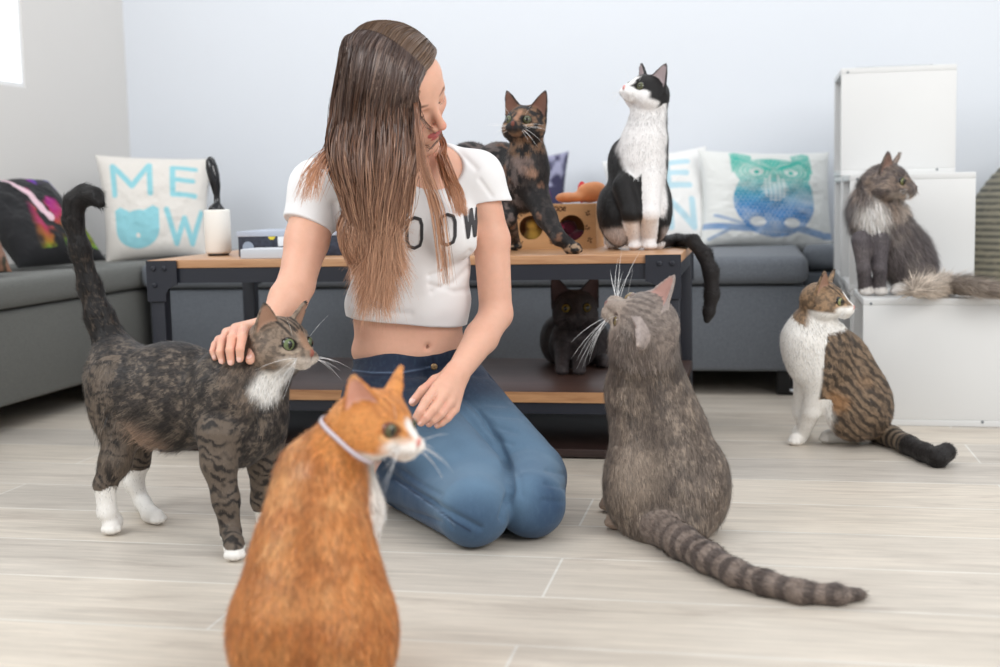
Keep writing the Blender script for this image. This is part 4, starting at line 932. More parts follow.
# ------------------------------------------------------------------ tortoiseshell cat stepping on the table
def cat_tortie():
    f = Fig(2.84); hd = Head(f.P(525, 124, -.03), (-.42, -.90, .08), (.06, 0, 1), 1.06)
    bf = RFU(-.6, .5, -.4)
    pr = [f.ell((522, 183, .02), (25, 30, 24), 0, 12, 'body', RFU(0, 0, -1)), f.ell((500, 172, .10), (30, 31, 27), 12, 14, 'body', bf), f.ell((470, 172, .20), (30, 32, 26), 0, 14, 'body', bf),
          f.cap((527, 170, 0, 20), (527, 138, -.02, 15.5), 10, 'neck', flow=RFU(0, 0, -1)), f.ell((527, 168, -.01), (20, 26, 19), 0, 10, 'neck', RFU(0, 0, -1))]
    pr += f.chain([(533, 190, -.01, 15), (546, 217, -.05, 10), (559, 238, -.09, 7.5)], 6, 'leg')
    g = G(570, 254, TZ); pr += [Cap(f.P(559, 238, -.09), g+U0*.02+FH*.006, .017, .014, .006, 'leg'), Cap(g+U0*.0135+FH*.006, g+U0*.0125+R0*.012-FH*.006, .0145, .0135, .005, 'paw')]
    g = G(514, 250.5, TZ)
    pr += [Cap(f.P(511, 192, .02), f.P(509, 218, .0), .027, .018, .01, 'leg'), Cap(f.P(509, 218, .0), g+U0*.02+FH*.01, .0175, .0145, .006, 'leg'), Cap(g+U0*.014+FH*.01, g+U0*.013-FH*.006+R0*.004, .0145, .0135, .005, 'paw')]
    for x, dd in ((458, .24), (482, .28)):
        a = f.P(x, 195, dd-.03); b = a.copy(); b[2] = TZ+.05; b -= FH*.02; c = b.copy(); c[2] = TZ+.0135; pr += [Cap(a, b, .038, .016, .015, 'leg'), Cap(b, c-FH*.01, .016, .014, .006, 'leg'), Cap(c-FH*.01, c-FH*.035, .0145, .0135, .005, 'paw')]
    a = f.P(446, 160, .26); pr += [Cap(a, a-R0*.06+U0*.0, .017, .014, .01, 'tail'), Cap(a-R0*.06, a-R0*.12+U0*.05, .014, .011, .01, 'tail')]
    pr += hd.prims(earh=.052, earw=.022, earout=.40, turn=((.25, 1), (.25, 1)))
    o1 = f.P(533, 172, -.06); o2 = f.P(520, 158, -.06)
    def paint(V, nm, S, H):
        n1 = fbm(V, 30, 4, 4); n2 = fbm(V, 75, 9, 3); C = np.tile(srgb(24, 21, 22), (len(V), 1))
        left = sst(.0, -.03, (V-f.P(527, 180))@R0); C = mixc(C, srgb(112, 99, 95), sst(.50, .62, n2)*(.15+.6*left)); C = mixc(C, srgb(150, 108, 84), sst(.62, .70, n1)*.5)
        C = mixc(C, srgb(176, 136, 112), blob(V, o1, .014, .4, (n2-.5)*1.8)*.7); C = mixc(C, srgb(150, 128, 120), blob(V, o2, .026, .4, (n2-.5)*2)*.6)
        h = np.sqrt((H**2).sum(1)) < .07; hb = np.tile(srgb(28, 24, 24), (len(V), 1)); hb = mixc(hb, srgb(140, 106, 80), sst(.48, .60, fbm(V, 70, 21, 3))*.7)
        hb = mixc(hb, srgb(168, 124, 98), stroke3(H, [(-.004, .036, .020), (-.003, .055, .003)], .0048)*.7); hb = mixc(hb, srgb(30, 26, 26), sst(.052, .058, H[:, 1])*sst(-.008, -.014, H[:, 2])*.8)
        for sg in (1, -1): hb = mixc(hb, srgb(190, 148, 108), (stroke3(H, [(sg*.014, .044, .014), (sg*.026, .037, .014)], .0035, .5)+stroke3(H, [(sg*.016, .044, -.006), (sg*.030, .032, -.006)], .0035, .5)).clip(0, 1)*.6)
        C = np.where(h[:, None], hb, C); return mixc(C, srgb(190, 160, 130), (nm == 'paw')*sst(.5, .6, n2)*.6)
    coat(paint, srgb(120, 84, 70), srgb(120, 70, 58), bf)
    return make_cat('tortoiseshell cat standing on the coffee table behind the woman, one paw forward', pr, hd, paint, .0026, srgb(112, 116, 84), (30000, .009), seed=5, base=TZ, pupil=.22, slit=.7, hw=.0005, WL=.055)

# ------------------------------------------------------------------ black and white cat on the table
def cat_tuxedo():
    f = Fig(2.86); hd = Head(f.P(647, 93, -.01), (-.80, -.50, .26), (.22, 0, 1), 1.06)
    bf = RFU(0, 0, -1)
    pr = [f.cap((650, 103, 0, 17), (646, 135, 0, 21), 10, 'neck', flow=bf), f.ell((643, 160, -.0), (25, 34, 23), 4, 12, 'chest', bf), f.ell((638, 195, .03), (27, 38, 30), 0, 12, 'body', bf),
          f.ell((616, 215, .04), (19, 32, 32), 8, 8, 'body', bf), f.ell((656, 212, .04), (16, 32, 32), -6, 8, 'body', bf), f.ell((632, 170, .05), (24, 34, 22), 14, 10, 'body', bf)]
    for (xa, ya, xb, ra) in ((624, 186, 634.5, 11.5), (649, 180, 649.5, 12)):
        g = G(xb, 250, TZ); pr += [f.cap((xa, ya, -.03, ra), ((xa+xb)/2+2, 213, -.055, 8.5), 8, 'leg'), Cap(f.P((xa+xb)/2+1, 213, -.055), g+U0*.02+FH*.01, 8.5*f.px, .0155, .008, 'leg'), Cap(g+U0*.0145+FH*.01, g+U0*.0135-FH*.006, .0165, .0150, .005, 'paw')]
    for xb in (614.5, 657):
        g = G(xb, 248.8, TZ); pr += [Cap(g+U0*.017+FH*.05, g+U0*.015, .019, .0155, .01, 'hpaw'), Cap(g+U0*.015, g+U0*.014-FH*.004, .016, .0150, .005, 'hpaw')]
    g0 = G(664, 244, TZ+.015)+FH*.10; tl = [(g0, .014), (G(679, 240.5, TZ+.0150)+FH*.03, .0145), (J(693, 241.5, 2.86), .015), (J(704, 254, 2.85), .0165), (J(711, 272, 2.84), .0175), (J(712, 295, 2.84), .0165), (J(709, 312, 2.84), .013), (J(707, 320, 2.84), .008)]
    acc = 0
    for (a, ra), (b, rb) in zip(tl[:-1], tl[1:]):
        l = np.linalg.norm(b-a); pr.append(Cap(a, b, ra, rb, .01, 'tail', acc, acc+l)); acc += l
    pr += hd.prims(earh=.046, earw=.021, earout=.42, turn=((.35, .9), (.6, .8)))
    c0 = f.P(640, 170)
    def paint(V, nm, S, H):
        n1 = fbm(V, 34, 1); W = srgb(236, 233, 232); K = srgb(20, 18, 19); C = np.tile(K, (len(V), 1)); px_ = ((V-c0)@R0)/f.px; pz = ((V-c0)@U0)/f.px; fy = (V-c0)@FH; wq = (n1-.5)*8
        fr = np.isin(nm, ['neck', 'chest', 'body']); C = mixc(C, W, fr*sst(.035, .005, fy+.0)*sst(-3, 3, px_+wq*.6+23-np.clip(20-pz, 0, 60)*.36)*sst(27, 23, px_+wq)*sst(-48, -40, pz+wq))
        C = mixc(C, W, np.isin(nm, ['neck'])*sst(.045, .03, fy)*sst(26, 21, px_))
        lg = nm == 'leg'; nearL = (px_ < -1); C = np.where((lg & ~nearL)[:, None], W, C); C = np.where((lg & nearL)[:, None], mixc(np.tile(K, (len(V), 1)), W, sst(-48, -54, pz+wq*.4)), C)
        C = np.where(np.isin(nm, ['paw', 'hpaw'])[:, None], W, C); C = mixc(C, srgb(200, 190, 186), (nm == 'body')*sst(-54, -62, pz+wq)*(fy < .02)*sst(-14, -22, -np.abs(px_-4)+wq*.5)*.9)
        C = np.where((nm == 'tail')[:, None], srgb(32, 28, 28), C)
        h = np.sqrt((H**2).sum(1)) < .07; hb = np.tile(K, (len(V), 1)); wn = (fbm(V, 90, 3)-.5)*.008
        wm = np.maximum(sst(.002, -.004, H[:, 2]+wn-.28*(np.abs(H[:, 0])-.008).clip(0)*-1*0+.0), sst(.009, .006, np.abs(H[:, 0])+wn)*sst(.018, .03, H[:, 1])*sst(.030, .02, H[:, 2]))
        wm = wm*np.maximum(sst(.018, .028, H[:, 1]), sst(-.012, -.02, H[:, 2])*sst(-.012, .0, H[:, 1]))
        hb = mixc(hb, W, wm); hb = mixc(hb, K, blob(H, (.013, .052, -.018), .0065, .3)*.8); C = np.where((h & np.isin(nm, ['head', 'ear', 'nose', 'socket']))[:, None], hb, C); return C
    coat(paint, srgb(176, 160, 162), srgb(224, 150, 146), bf)
    return make_cat('black and white cat sitting on the coffee table corner, looking up', pr, hd, paint, .0026, srgb(118, 122, 86), (32000, .0085), seed=6, base=TZ, pupil=.2, hw=.0005, WL=.05)

# ------------------------------------------------------------------ long-haired cat on the lowest cube
def cat_fluffy():
    f = Fig(3.12); hd = Head(f.P(888, 182, -.02), (.83, -.55, -.12), (.0, 0, 1), 1.14)
    zt = .312; bf = RFU(.2, 0, -1)
    pr = [f.cap((878, 188, .01, 18), (874, 210, .01, 22), 10, 'neck', flow=bf), f.ell((873, 212, .0), (22, 24, 20), 0, 12, 'ruff', bf), f.ell((885, 232, .02), (28, 40, 24), 12, 14, 'body', RFU(.5, 0, -1)), f.ell((905, 255, .05), (27, 32, 26), 10, 14, 'body', RFU(.5, 0, -1)),
          f.ell((913, 268, .03), (22, 22, 22), 0, 10, 'body', RFU(.5, 0, -1))]
    for (xa, xb) in ((861, 866), (880, 880)):
        g = G(xb, 295.5, zt); pr += [f.cap((xa, 240, -.04, 9.5), ((xa+xb)/2, 268, -.045, 6.2), 5, 'leg'), Cap(f.P((xa+xb)/2, 268, -.045), g+U0*.02+FH*.008, 6.2*f.px, .0165, .008, 'leg'), Cap(g+U0*.015+FH*.008, g+U0*.0140-FH*.004, .0165, .0155, .005, 'paw')]
    g = G(903, 295, zt); pr += [Cap(g+U0*.018+FH*.05+R0*.02, g+U0*.0155+FH*.006, .022, .017, .01, 'paw'), Cap(g+U0*.0155+FH*.006, g+U0*.0145-R0*.014+FH*.002, .017, .0155, .005, 'paw')]
    tl = [(G(925, 292, zt+.026)+FH*.05, .026), (G(945, 285, zt+.028)+FH*.0, .027), (J(962, 286, 3.0), .026), (J(985, 290, 2.93), .024), (J(1008, 293, 2.90), .02), (J(1030, 296, 2.90), .012)]
    acc = 0
    for (a, ra), (b, rb) in zip(tl[:-1], tl[1:]):
        l = np.linalg.norm(b-a); pr.append(Cap(a, b, ra*.72, rb*.72, .01, 'tail', acc, acc+l)); acc += l
    pr += hd.prims(earh=.046, earw=.021, earout=.45, turn=((.5, .8), (.4, .9)), cheek=1.12)
    b1 = f.P(872, 212, -.06); b2 = f.P(876, 236, -.05)
    def paint(V, nm, S, H):
        n1 = fbm(V, 26, 1); n2 = fbm(V, 130, 2, 2); W = srgb(232, 226, 220); C = np.tile(srgb(104, 95, 94), (len(V), 1)); C = mixc(C, srgb(148, 136, 126), sst(.48, .68, n1)*.7); C = mixc(C, srgb(72, 66, 68), sst(.5, .7, n2)*.5)
        C = mixc(C, srgb(90, 84, 88), (nm == 'leg')*.8)
        h = np.sqrt((H**2).sum(1)) < .07; hb = mixc(np.tile(srgb(122, 110, 104), (len(V), 1)), srgb(88, 80, 80), sst(.4, .65, n2)*.7); hb = mixc(hb, srgb(170, 150, 134), sst(.46, .62, fbm(V, 60, 5))*.6)
        hb = tabby_face(hb, H, srgb(66, 60, 62), srgb(190, 166, 144), .6); hb = mixc(hb, srgb(205, 190, 176), sst(-.012, -.022, H[:, 2])*sst(.02, .035, H[:, 1])*.8); C = np.where(h[:, None], hb, C)
        w = np.maximum(blob(V, b1, .044, .3, (n1-.5)*.8), np.maximum(blob(V, b2, .032, .3, (n1-.5)*.6), blob(V, f.P(874, 250, -.05), .026, .3, (n1-.5)*.6)))*(~np.isin(nm, ['leg']))
        C = mixc(C, W, w); C = mixc(C, W, (nm == 'paw')*.9); C = mixc(C, srgb(196, 182, 168), (nm == 'body')*sst(zt+.05, zt+.02, V[:, 2])*.8)
        C = np.where((nm == 'tail')[:, None], mixc(np.tile(srgb(190, 176, 162), (len(V), 1)), srgb(138, 124, 114), sst(.05, .16, S)*sst(.4, .65, n1)*.7), C); return C
    coat(paint, srgb(160, 128, 116), srgb(60, 44, 44), bf)
    def lens(P, nm, L, H): return np.where(nm == 'tail', L*1.7, np.where(nm == 'ruff', L*1.25, np.where(nm == 'neck', L*1.1, L)))
    return make_cat('long-haired grey and white cat sitting on the lowest white cube', pr, hd, paint, .0028, srgb(112, 114, 66), (52000, .026), seed=7, base=zt, lengths=lens, hw=.0006, WL=.05, whisk=5)

# ------------------------------------------------------------------ tabby and white cat on the floor by the cubes
def cat_patched():
    f = Fig(2.76); hd = Head(f.P(824, 301, -.02), (.85, -.45, -.10), (.02, 0, 1), 1.07)
    bf = RFU(.3, 0, -1)
    pr = [f.cap((817, 312, .0, 17), (809, 338, .0, 25), 12, 'neck', flow=bf), f.ell((811, 352, -.0), (28, 38, 24), 8, 14, 'chest', bf), f.ell((842, 370, .02), (33, 46, 28), 22, 16, 'body', RFU(.5, 0, -.6)), f.ell((862, 402, .03), (31, 40, 31), 12, 14, 'body', RFU(.5, 0, -.6)),
          f.ell((852, 408, -.01), (28, 35, 18), 10, 10, 'thigh', RFU(.6, 0, -.5)), f.ell((832, 352, -.02), (18, 30, 18), -8, 10, 'shoulder', bf)]
    g = G(800, 445, .0)
    pr += [f.cap((821, 372, -.02, 15), (812, 410, .01, 9.5), 8, 'leg'), Cap(f.P(812, 410, .01), g+U0*.022+FH*.01+R0*.008, 9.5*f.px, .0155, .008, 'leg'), Cap(g+U0*.0145+FH*.008, g+U0*.0135-R0*.010, .0165, .0155, .005, 'paw')]
    g = G(806, 437, .0); pr += [f.cap((806, 375, .05, 13), (802, 412, .06, 9), 8, 'leg'), Cap(f.P(802, 412, .06), g+U0*.02+FH*.02, 9*f.px, .015, .008, 'leg'), Cap(g+U0*.0145+FH*.02, g+U0*.0135-R0*.014+FH*.01, .016, .015, .005, 'paw')]
    g = G(832, 443, .0); pr += [Cap(g+U0*.019+R0*.05+FH*.01, g+U0*.0155+FH*.004, .022, .0165, .01, 'hpaw'), Cap(g+U0*.0155+FH*.004, g+U0*.0145-R0*.012, .0165, .0155, .005, 'hpaw')]
    tp = [(876, 431, 12), (892, 437, 10.5), (908, 445, 9.5), (925, 453, 9), (938, 458, 9), (946, 456, 9)]; pts = [(G(x, y, r*f.px*.95), r*f.px) for x, y, r in tp]; acc = 0
    pts[-1] = (pts[-1][0]+U0*.008, pts[-1][1])
    for (a, ra), (b, rb) in zip(pts[:-1], pts[1:]):
        l = np.linalg.norm(b-a); pr.append(Cap(a, b, ra, rb, .01, 'tail', acc, acc+l)); acc += l
    pr += hd.prims(earh=.048, earw=.021, earout=.45, turn=((.5, .8), (.4, .9)))
    c0 = f.P(830, 370)
    def paint(V, nm, S, H):
        n1 = fbm(V, 34, 1); n2 = fbm(V, 170, 2, 2); W = srgb(236, 232, 226); K = srgb(36, 30, 27); T1 = srgb(136, 114, 92); px_ = ((V-c0)@R0)/f.px; pz = ((V-c0)@U0)/f.px; wq = (n1-.5)*7
        C = mixc(np.tile(T1, (len(V), 1)), srgb(92, 76, 62), sst(.42, .65, n2)*.8)
        ang = np.sin(px_*.50+pz*.55+n1*13); C = mixc(C, K, sst(-.05, .6, ang)*.78)
        C = mixc(C, srgb(196, 144, 96), blob(V, f.P(834, 402, -.05), .026, .5, (n1-.5)*1.2)*.5); C = mixc(C, srgb(196, 150, 104), blob(V, f.P(866, 380, -.05), .02, .5, (n1-.5)*1.2)*.2)
        wm = np.isin(nm, ['neck', 'chest', 'shoulder', 'leg'])*sst(1, -3, px_+wq*.4+3*np.sign(pz-20)*0)
        wm = np.where((nm == 'shoulder') | (nm == 'leg'), sst(-12, -16, px_+wq*.3), wm)*1.
        wm = np.where((pz < -28+wq*.3) & (px_ < -2), 1, wm); wm = np.where((nm == 'chest') & (px_ > -2) & (pz > -30), 0, wm); wm = np.where((nm == 'neck') & (px_ > 2) & (pz < 34), wm, wm)
        wm = np.where(np.isin(nm, ['paw', 'hpaw']), 1, wm); wm = np.where((nm == 'neck'), np.where(pz > 20, sst(8, 0, px_), sst(-6, -12, px_)), wm)
        wm = np.maximum(wm, blob(V, f.P(826, 416, .0), .034, .3, (n1-.5)*.6)*.9)
        C = C*(1-wm[:, None])+W*wm[:, None]
        t = nm == 'tail'; C = np.where(t[:, None], mixc(np.tile(srgb(128, 112, 94), (len(V), 1)), srgb(30, 26, 25), np.maximum(sst(-.1, .4, np.sin(S*240+n1*2))*.9, sst(.135, .15, S))), C)
        h = np.sqrt((H**2).sum(1)) < .07; hb = mixc(np.tile(srgb(150, 122, 94), (len(V), 1)), srgb(92, 76, 62), sst(.4, .65, n2)*.8); hb = tabby_face(hb, H, K, srgb(200, 164, 126), .9)
        wf = np.maximum(sst(-.002, -.009, H[:, 2]+.25*np.abs(H[:, 0])-.004)*sst(.028, .038, H[:, 1]), stroke3(H, [(0, .036, .020), (0, .060, .0)], .0042)); wf = np.maximum(wf, sst(-.015, -.022, H[:, 2])*sst(-.03, -.01, H[:, 1])); hb = mixc(hb, W, wf)
        C = np.where(h[:, None], hb, C); return C
    coat(paint, srgb(158, 122, 104), srgb(206, 132, 122), bf)
    return make_cat('white-chested brown tabby cat sitting on the floor against the lowest cube, looking right', pr, hd, paint, .0025, srgb(150, 150, 96), (36000, .0085), seed=8, base=0, hw=.00048, WL=.05)

_cats = [cat_standing, cat_orange, cat_grey, cat_dark, cat_tortie, cat_tuxedo, cat_fluffy, cat_patched]
for _c in _cats: _c()
# ================================================================== THE WOMAN
W_ = Fig(2.28)
M_skin = mat('skin', (1, 1, 1), .48, spec=.35, vcol=True, sss=.18, noise=((90, 90, 90), .05), bump=((700, 700, 700), .12, .0008))
M_shirt = mat('white_jersey', (1, 1, 1), .85, vcol=True, bump=((900, 900, 900), .2, .0006), sheen=.1)
M_denim = mat('blue_denim', (1, 1, 1), .85, vcol=True, noise=((900, 900, 300), .16), bump=((1400, 1400, 1400), .35, .0008), sheen=.1)
M_hair = mat('long_hair', (1, 1, 1), .34, vcol=True, spec=.45)
P = W_.P; pxm = W_.px
def legs(e=0.0):                                        # e: metres added to every radius
    o = []; c = lambda a, b, ra, rb, k=.03, n='leg', s0=0, s1=1: o.append(Cap(a, b, ra+e, rb+e, k, n, s0, s1))
    o.append(W_.ell((410, 384, .13), (63+e/pxm, 34+e/pxm, 48+e/pxm), 4, 24, 'hip'))
    o.append(Ell(P(390, 412, .20), np.array([.078, .085, .085])+e, k=.05, name='seat')); o.append(Ell(P(438, 410, .22), np.array([.085, .085, .085])+e, k=.05, name='seat'))
    # her right leg: thigh, folded shin, foot
    hipR, knR = P(388, 402, .06), W_.P(474, 489, -.15); hipL, knL = P(446, 394, .10), W_.P(528, 478, -.08)
    c(hipR, knR, .086, .066, .02, 'thighR'); c(hipL, knL, .084, .066, .005, 'thighL')
    kR = G(473, 510, .062); aR = G(402, 480, .052); tR = G(366, 462, .034); c(kR, aR, .056, .048, .012, 'shinR'); c(knR, kR, .064, .056, .008, 'thighR')
    kL = G(531, 503, .060); aL = G(462, 462, .05); tL = G(420, 448, .034); c(kL, aL, .054, .046, .012, 'shinL'); c(knL, kL, .064, .055, .004, 'thighL')
    if e <= 0: c(aR, tR, .036, .026, .02, 'foot'); c(aL, tL, .036, .026, .02, 'foot')
    return o
def torso(e=0.0):
    q = e/pxm; E = lambda c, r, rot=0, k=20, n='torso': W_.ell(c, (r[0]+q, r[1]+q, r[2]+q), rot, k, n)
    return [E((409, 218, .04), (68, 46, 44)), E((400, 184, .05), (58, 21, 30), 3), E((376, 238, -.022), (25, 24, 22), 0, 10), E((452, 234, -.014), (26, 25, 23), 0, 10),
            E((410, 268, .06), (59, 42, 42)), E((408, 318, .09), (57, 38, 41)), E((409, 350, .10), (60.5, 28, 44))]
SHR, SHL = P(319, 188, .04), P(476, 177, .05)
ELR, ELL_ = P(296, 285, -.03), P(496, 314, .03)
WRR, WRL = J(272, 322, 2.19), J(457, 374, 2.165)
def arms(e=0.0):
    c = lambda a, b, ra, rb, k=.012, n='arm': Cap(a, b, ra*pxm+e, rb*pxm+e, k, n)
    return [Cap(P(350, 180, .05), SHR, 24*pxm+e, 22*pxm+e, .03, 'arm'), Cap(P(446, 172, .05), SHL, 21*pxm+e, 20*pxm+e, .03, 'arm'),
            c(SHR, P(307, 240, .01), 24, 21.5), c(P(307, 240, .01), ELR, 21.5, 18), c(SHL, P(491.5, 240, .05), 20.5, 18), c(P(491.5, 240, .05), ELL_, 18.5, 16.5)]
def forearms():
    c = lambda a, b, ra, rb, k=.010, n='arm': Cap(a, b, ra*pxm, rb*pxm, k, n)
    mR = ELR*.62+WRR*.38+R0*.002; mL = ELL_*.6+WRL*.4+R0*.001
    return [c(ELR, mR, 18, 18.5), c(mR, WRR, 18.5, 12.5), c(ELL_, mL, 16.5, 16.5), c(mL, WRL, 16.5, 11.4)]
def hand(wr, rows, thumb, nrmv, r=.0072):
    """rows: MCP, PIP, DIP, tip per finger (index first)"""
    o = []; cw = np.mean([q[0] for q in rows], 0); sc = [1.04, 1.08, 1.0, .86]
    for i, (m, p, d, t) in enumerate(rows):
        f = sc[i]*r; s_ = wr+(m-cw)*.45
        o.append(Cap(s_, m, .0115, f*1.32, .010, 'hand')); o.append(Cap(m, p, f*1.22, f*1.08, .0022, 'finger')); o.append(Cap(p, d, f*1.08, f*.98, .0018, 'finger')); o.append(Cap(d, t, f*.98, f*.82, .0016, 'fingertip'))
    a, b, c_ = thumb; o += [Cap(wr*.6+a*.4, a, .0135, .0125, .010, 'hand'), Cap(a, b, .0115, .0098, .006, 'finger'), Cap(b, c_, .0098, .0078, .002, 'fingertip')]
    return o
def rel(lst): return [[J(*q) for q in f] for f in lst]
RHAND = hand(WRR, rel([[(245, 329, 2.125), (242, 338, 2.075), (240, 349, 2.055), (240, 359, 2.058)], [(236, 329, 2.135), (232, 338, 2.08), (230, 350, 2.060), (231, 362, 2.062)],
                       [(227, 333, 2.145), (222, 341, 2.095), (220, 352, 2.072), (222, 361, 2.072)], [(219, 340, 2.155), (215, 345, 2.115), (213, 351, 2.095), (215, 358, 2.09)]]),
             [J(262, 338, 2.13), J(254, 350, 2.09), J(250, 360, 2.065)], None)
LHAND = hand(WRL, rel([[(437, 387, 2.115), (426, 401, 2.085), (420, 411, 2.078), (415, 419, 2.08)], [(444, 394, 2.110), (434, 409, 2.082), (427, 417, 2.078), (421, 423, 2.082)],
                       [(450, 402, 2.112), (441, 414, 2.088), (434, 420, 2.086), (429, 424, 2.09)], [(455, 409, 2.12), (448, 418, 2.10), (442, 423, 2.098), (437, 426, 2.10)]]),
             [J(436, 382, 2.155), J(423, 391, 2.135), J(413, 402, 2.13)], None)
# head frame: x = her left, y = face direction, z = crown
e_ = np.array([.62, .56, .55]); u_ = np.array([.09, -.70, .71])
class HF: pass
hf = HF(); hf.s = nrm(RFU(*e_)); uu = RFU(*u_); hf.u = nrm(uu-hf.s*(uu@hf.s)); hf.f = np.cross(hf.u, hf.s); hf.f = hf.f if (hf.f@RFU(.78, -.39, -.48)) > 0 else -hf.f
hf.c = J(431.5, 107.5, 2.20)-hf.f*.080; hf.R = np.array([hf.s, hf.f, hf.u])
def hw(x, y, z): return hf.c+hf.s*x+hf.f*y+hf.u*z
def hloc(V): return (V-hf.c)@hf.R.T
def headprims():
    E = lambda p, r, k=.014, n='head', ng=False: Ell(hw(*p), r, hf.R, k, n, ng); C = lambda a, b, ra, rb, k=.012, n='head': Cap(hw(*a), hw(*b), ra, rb, k, n)
    o = [E((0, -.010, .024), (.071, .088, .069), .02), E((0, .032, -.028), (.056, .054, .076), .025), E((0, .044, .038), (.053, .036, .038), .02),
         C((.046, .006, -.050), (.010, .068, -.094), .020, .014, .02), C((-.046, .006, -.050), (-.010, .068, -.094), .020, .014, .02), E((0, .074, -.095), (.016, .014, .013), .014),
         C((-.030, .070, .017), (.030, .070, .017), .0105, .0105, .014), E((.038, .056, -.026), (.020, .020, .018), .018), E((-.038, .056, -.026), (.020, .020, .018), .018),
         C((0, .082, .008), (0, .1015, -.028), .0062, .0078, .010), E((0, .1035, -.030), (.0080, .0075, .0068), .006), E((.0105, .094, -.0345), (.0060, .0085, .0058), .004), E((-.0105, .094, -.0345), (.0060, .0085, .0058), .004),
         E((0, .070, -.060), (.029, .022, .022), .016),
         E((.0305, .086, .0015), (.015, .012, .0085), .008, 'socket', True), E((-.0305, .086, .0015), (.015, .012, .0085), .008, 'socket', True),
         E((.0305, .0685, .0015), (.0135, .0125, .0125), .004, 'lid'), E((-.0305, .0685, .0015), (.0135, .0125, .0125), .004, 'lid'),
         E((.0065, .0885, -.0535), (.0110, .0060, .0036), .003, 'lip'), E((-.0065, .0885, -.0535), (.0110, .0060, .0036), .003, 'lip'), E((0, .0870, -.0615), (.0150, .0065, .0046), .003, 'lip'),
         E((.075, -.006, -.012), (.008, .018, .030), .006, 'earlobe'), E((-.075, -.006, -.012), (.008, .018, .030), .006, 'earlobe')]
    return o
neck = [Cap(P(410, 182, .06), hw(0, -.022, -.055), .056, .050, .028, 'neck'), Cap(P(385, 178, .06), P(440, 170, .06), .045, .045, .02, 'torso')]
BODY = torso()+legs(-.012)+neck+arms()+forearms()+RHAND+LHAND+headprims()
NAVEL = P(428, 347, .0)
V, Q = surface(BODY, .0024)
lab, S = nearest(BODY, V); nm = np.array([p.name for p in BODY])[lab]; H = hloc(V)
# navel dimple
rayn = nrm(P(428, 347, 0)-CAM); dline = np.linalg.norm(np.cross(V-CAM, rayn), axis=1); front = ((V-P(409, 348, .10))@FH < 0) & (nm == 'torso')
Nn = vnormals(V, Q); wv = np.exp(-(dline/.0065)**2)*front; V = V-Nn*(wv*.007)[:, None]
SK = srgb(226, 176, 152); n1 = fbm(V, 14, 2); C = np.tile(SK, (len(V), 1)); C = mixc(C, srgb(214, 150, 126), sst(.5, .8, n1)*.35)
C = mixc(C, srgb(120, 72, 56), (dline < .0032)*front*.8)
hd = np.sqrt((H**2).sum(1)) < .14
C = mixc(C, srgb(226, 150, 130), blob(H, (.044, .066, -.030), .022, .6)*.45); C = mixc(C, srgb(226, 150, 130), blob(H, (-.044, .066, -.030), .022, .6)*.45)
C = mixc(C, srgb(220, 140, 122), blob(H, (0, .108, -.031), .010, .6)*.4)
C = mixc(C, srgb(188, 92, 92), (nm == 'lip')*.95); lipl = stroke3(H, [(-.020, .083, -.0570), (-.008, .0935, -.0572), (0, .0945, -.0580), (.008, .0935, -.0572), (.020, .083, -.0570)], .0012, .5); C = mixc(C, srgb(110, 44, 48), lipl*.9)
for sg in (1, -1):
    C = mixc(C, srgb(88, 60, 48), stroke3(H, [(sg*.016, .083, .0195), (sg*.030, .0815, .0235), (sg*.046, .070, .0190)], .0028, .5)*.85)
    C = mixc(C, srgb(40, 26, 24), stroke3(H, [(sg*.0180, .0755, -.0035), (sg*.024, .0800, -.0062), (sg*.0305, .0815, -.0072), (sg*.038, .0790, -.0060), (sg*.0445, .0725, -.0025)], .0016, .5)*.95)
    C = mixc(C, srgb(196, 136, 120), stroke3(H, [(sg*.019, .078, .006), (sg*.0305, .081, .0085), (sg*.043, .073, .006)], .0012, .6)*.5)
C = mixc(C, srgb(60, 30, 28), (blob(H, (.0075, .0985, -.0395), .0032, .4)+blob(H, (-.0075, .0985, -.0395), .0032, .4)).clip(0, 1)*.8)
C = mixc(C, srgb(232, 150, 136), np.isin(nm, ['finger', 'fingertip'])*.25*sst(.3, .7, fbm(V, 60, 5)))
# nails
def tipof(hand_): return [p for p in hand_ if p.name == 'fingertip']
base = 0.0; loc = np.array([V[:, 0].mean(), V[:, 1].mean(), 0.])
person = npmesh('person', V-loc, Q, M_skin, C); person.location = loc
tag(person, 'kneeling person in white cropped T-shirt and blue jeans, long brown hair, stroking a tabby cat', 'person')
nailM = mat('fingernail', srgb(236, 190, 176), .25, coat=.3)
for hnd, upv in ((RHAND, nrm(-FH+U0*.4-R0*.15)), (LHAND, nrm(-FH*.75+U0*.65))):
    for p in tipof(hnd):
        ax = nrm(p.b-p.a); n_ = nrm(upv-ax*(upv@ax)); s_ = np.cross(ax, n_); mb = MB(); mb.ball(p.b-ax*.0010+n_*(p.rb-.0012)-loc, (p.rb*.72, p.rb*.95, .0016), 12, 8, np.array([s_, ax, n_]).T)
        mb.build('fingernail', nailM, person)
# lashes
mb = MB()
for sg in (1, -1):
    for k in range(11):
        t = k/10; x = sg*(.019+.025*t); y = .0765+.0055*math.sin(math.pi*min(1, t*1.05))-.004*t; z = -.0055-.0025*math.sin(math.pi*t)
        a = hw(x, y, z)-loc; d = nrm(hf.f*.6-hf.u*.75+hf.s*sg*(t-.4)*.8); mb.tube([a, a+d*.003, a+d*.005+hf.u*.0005], [.00022, .00018, .00006], 4)
o = mb.build('eyelashes', mat('lash', srgb(34, 24, 22), .5), person); o['kind'] = 'stuff'

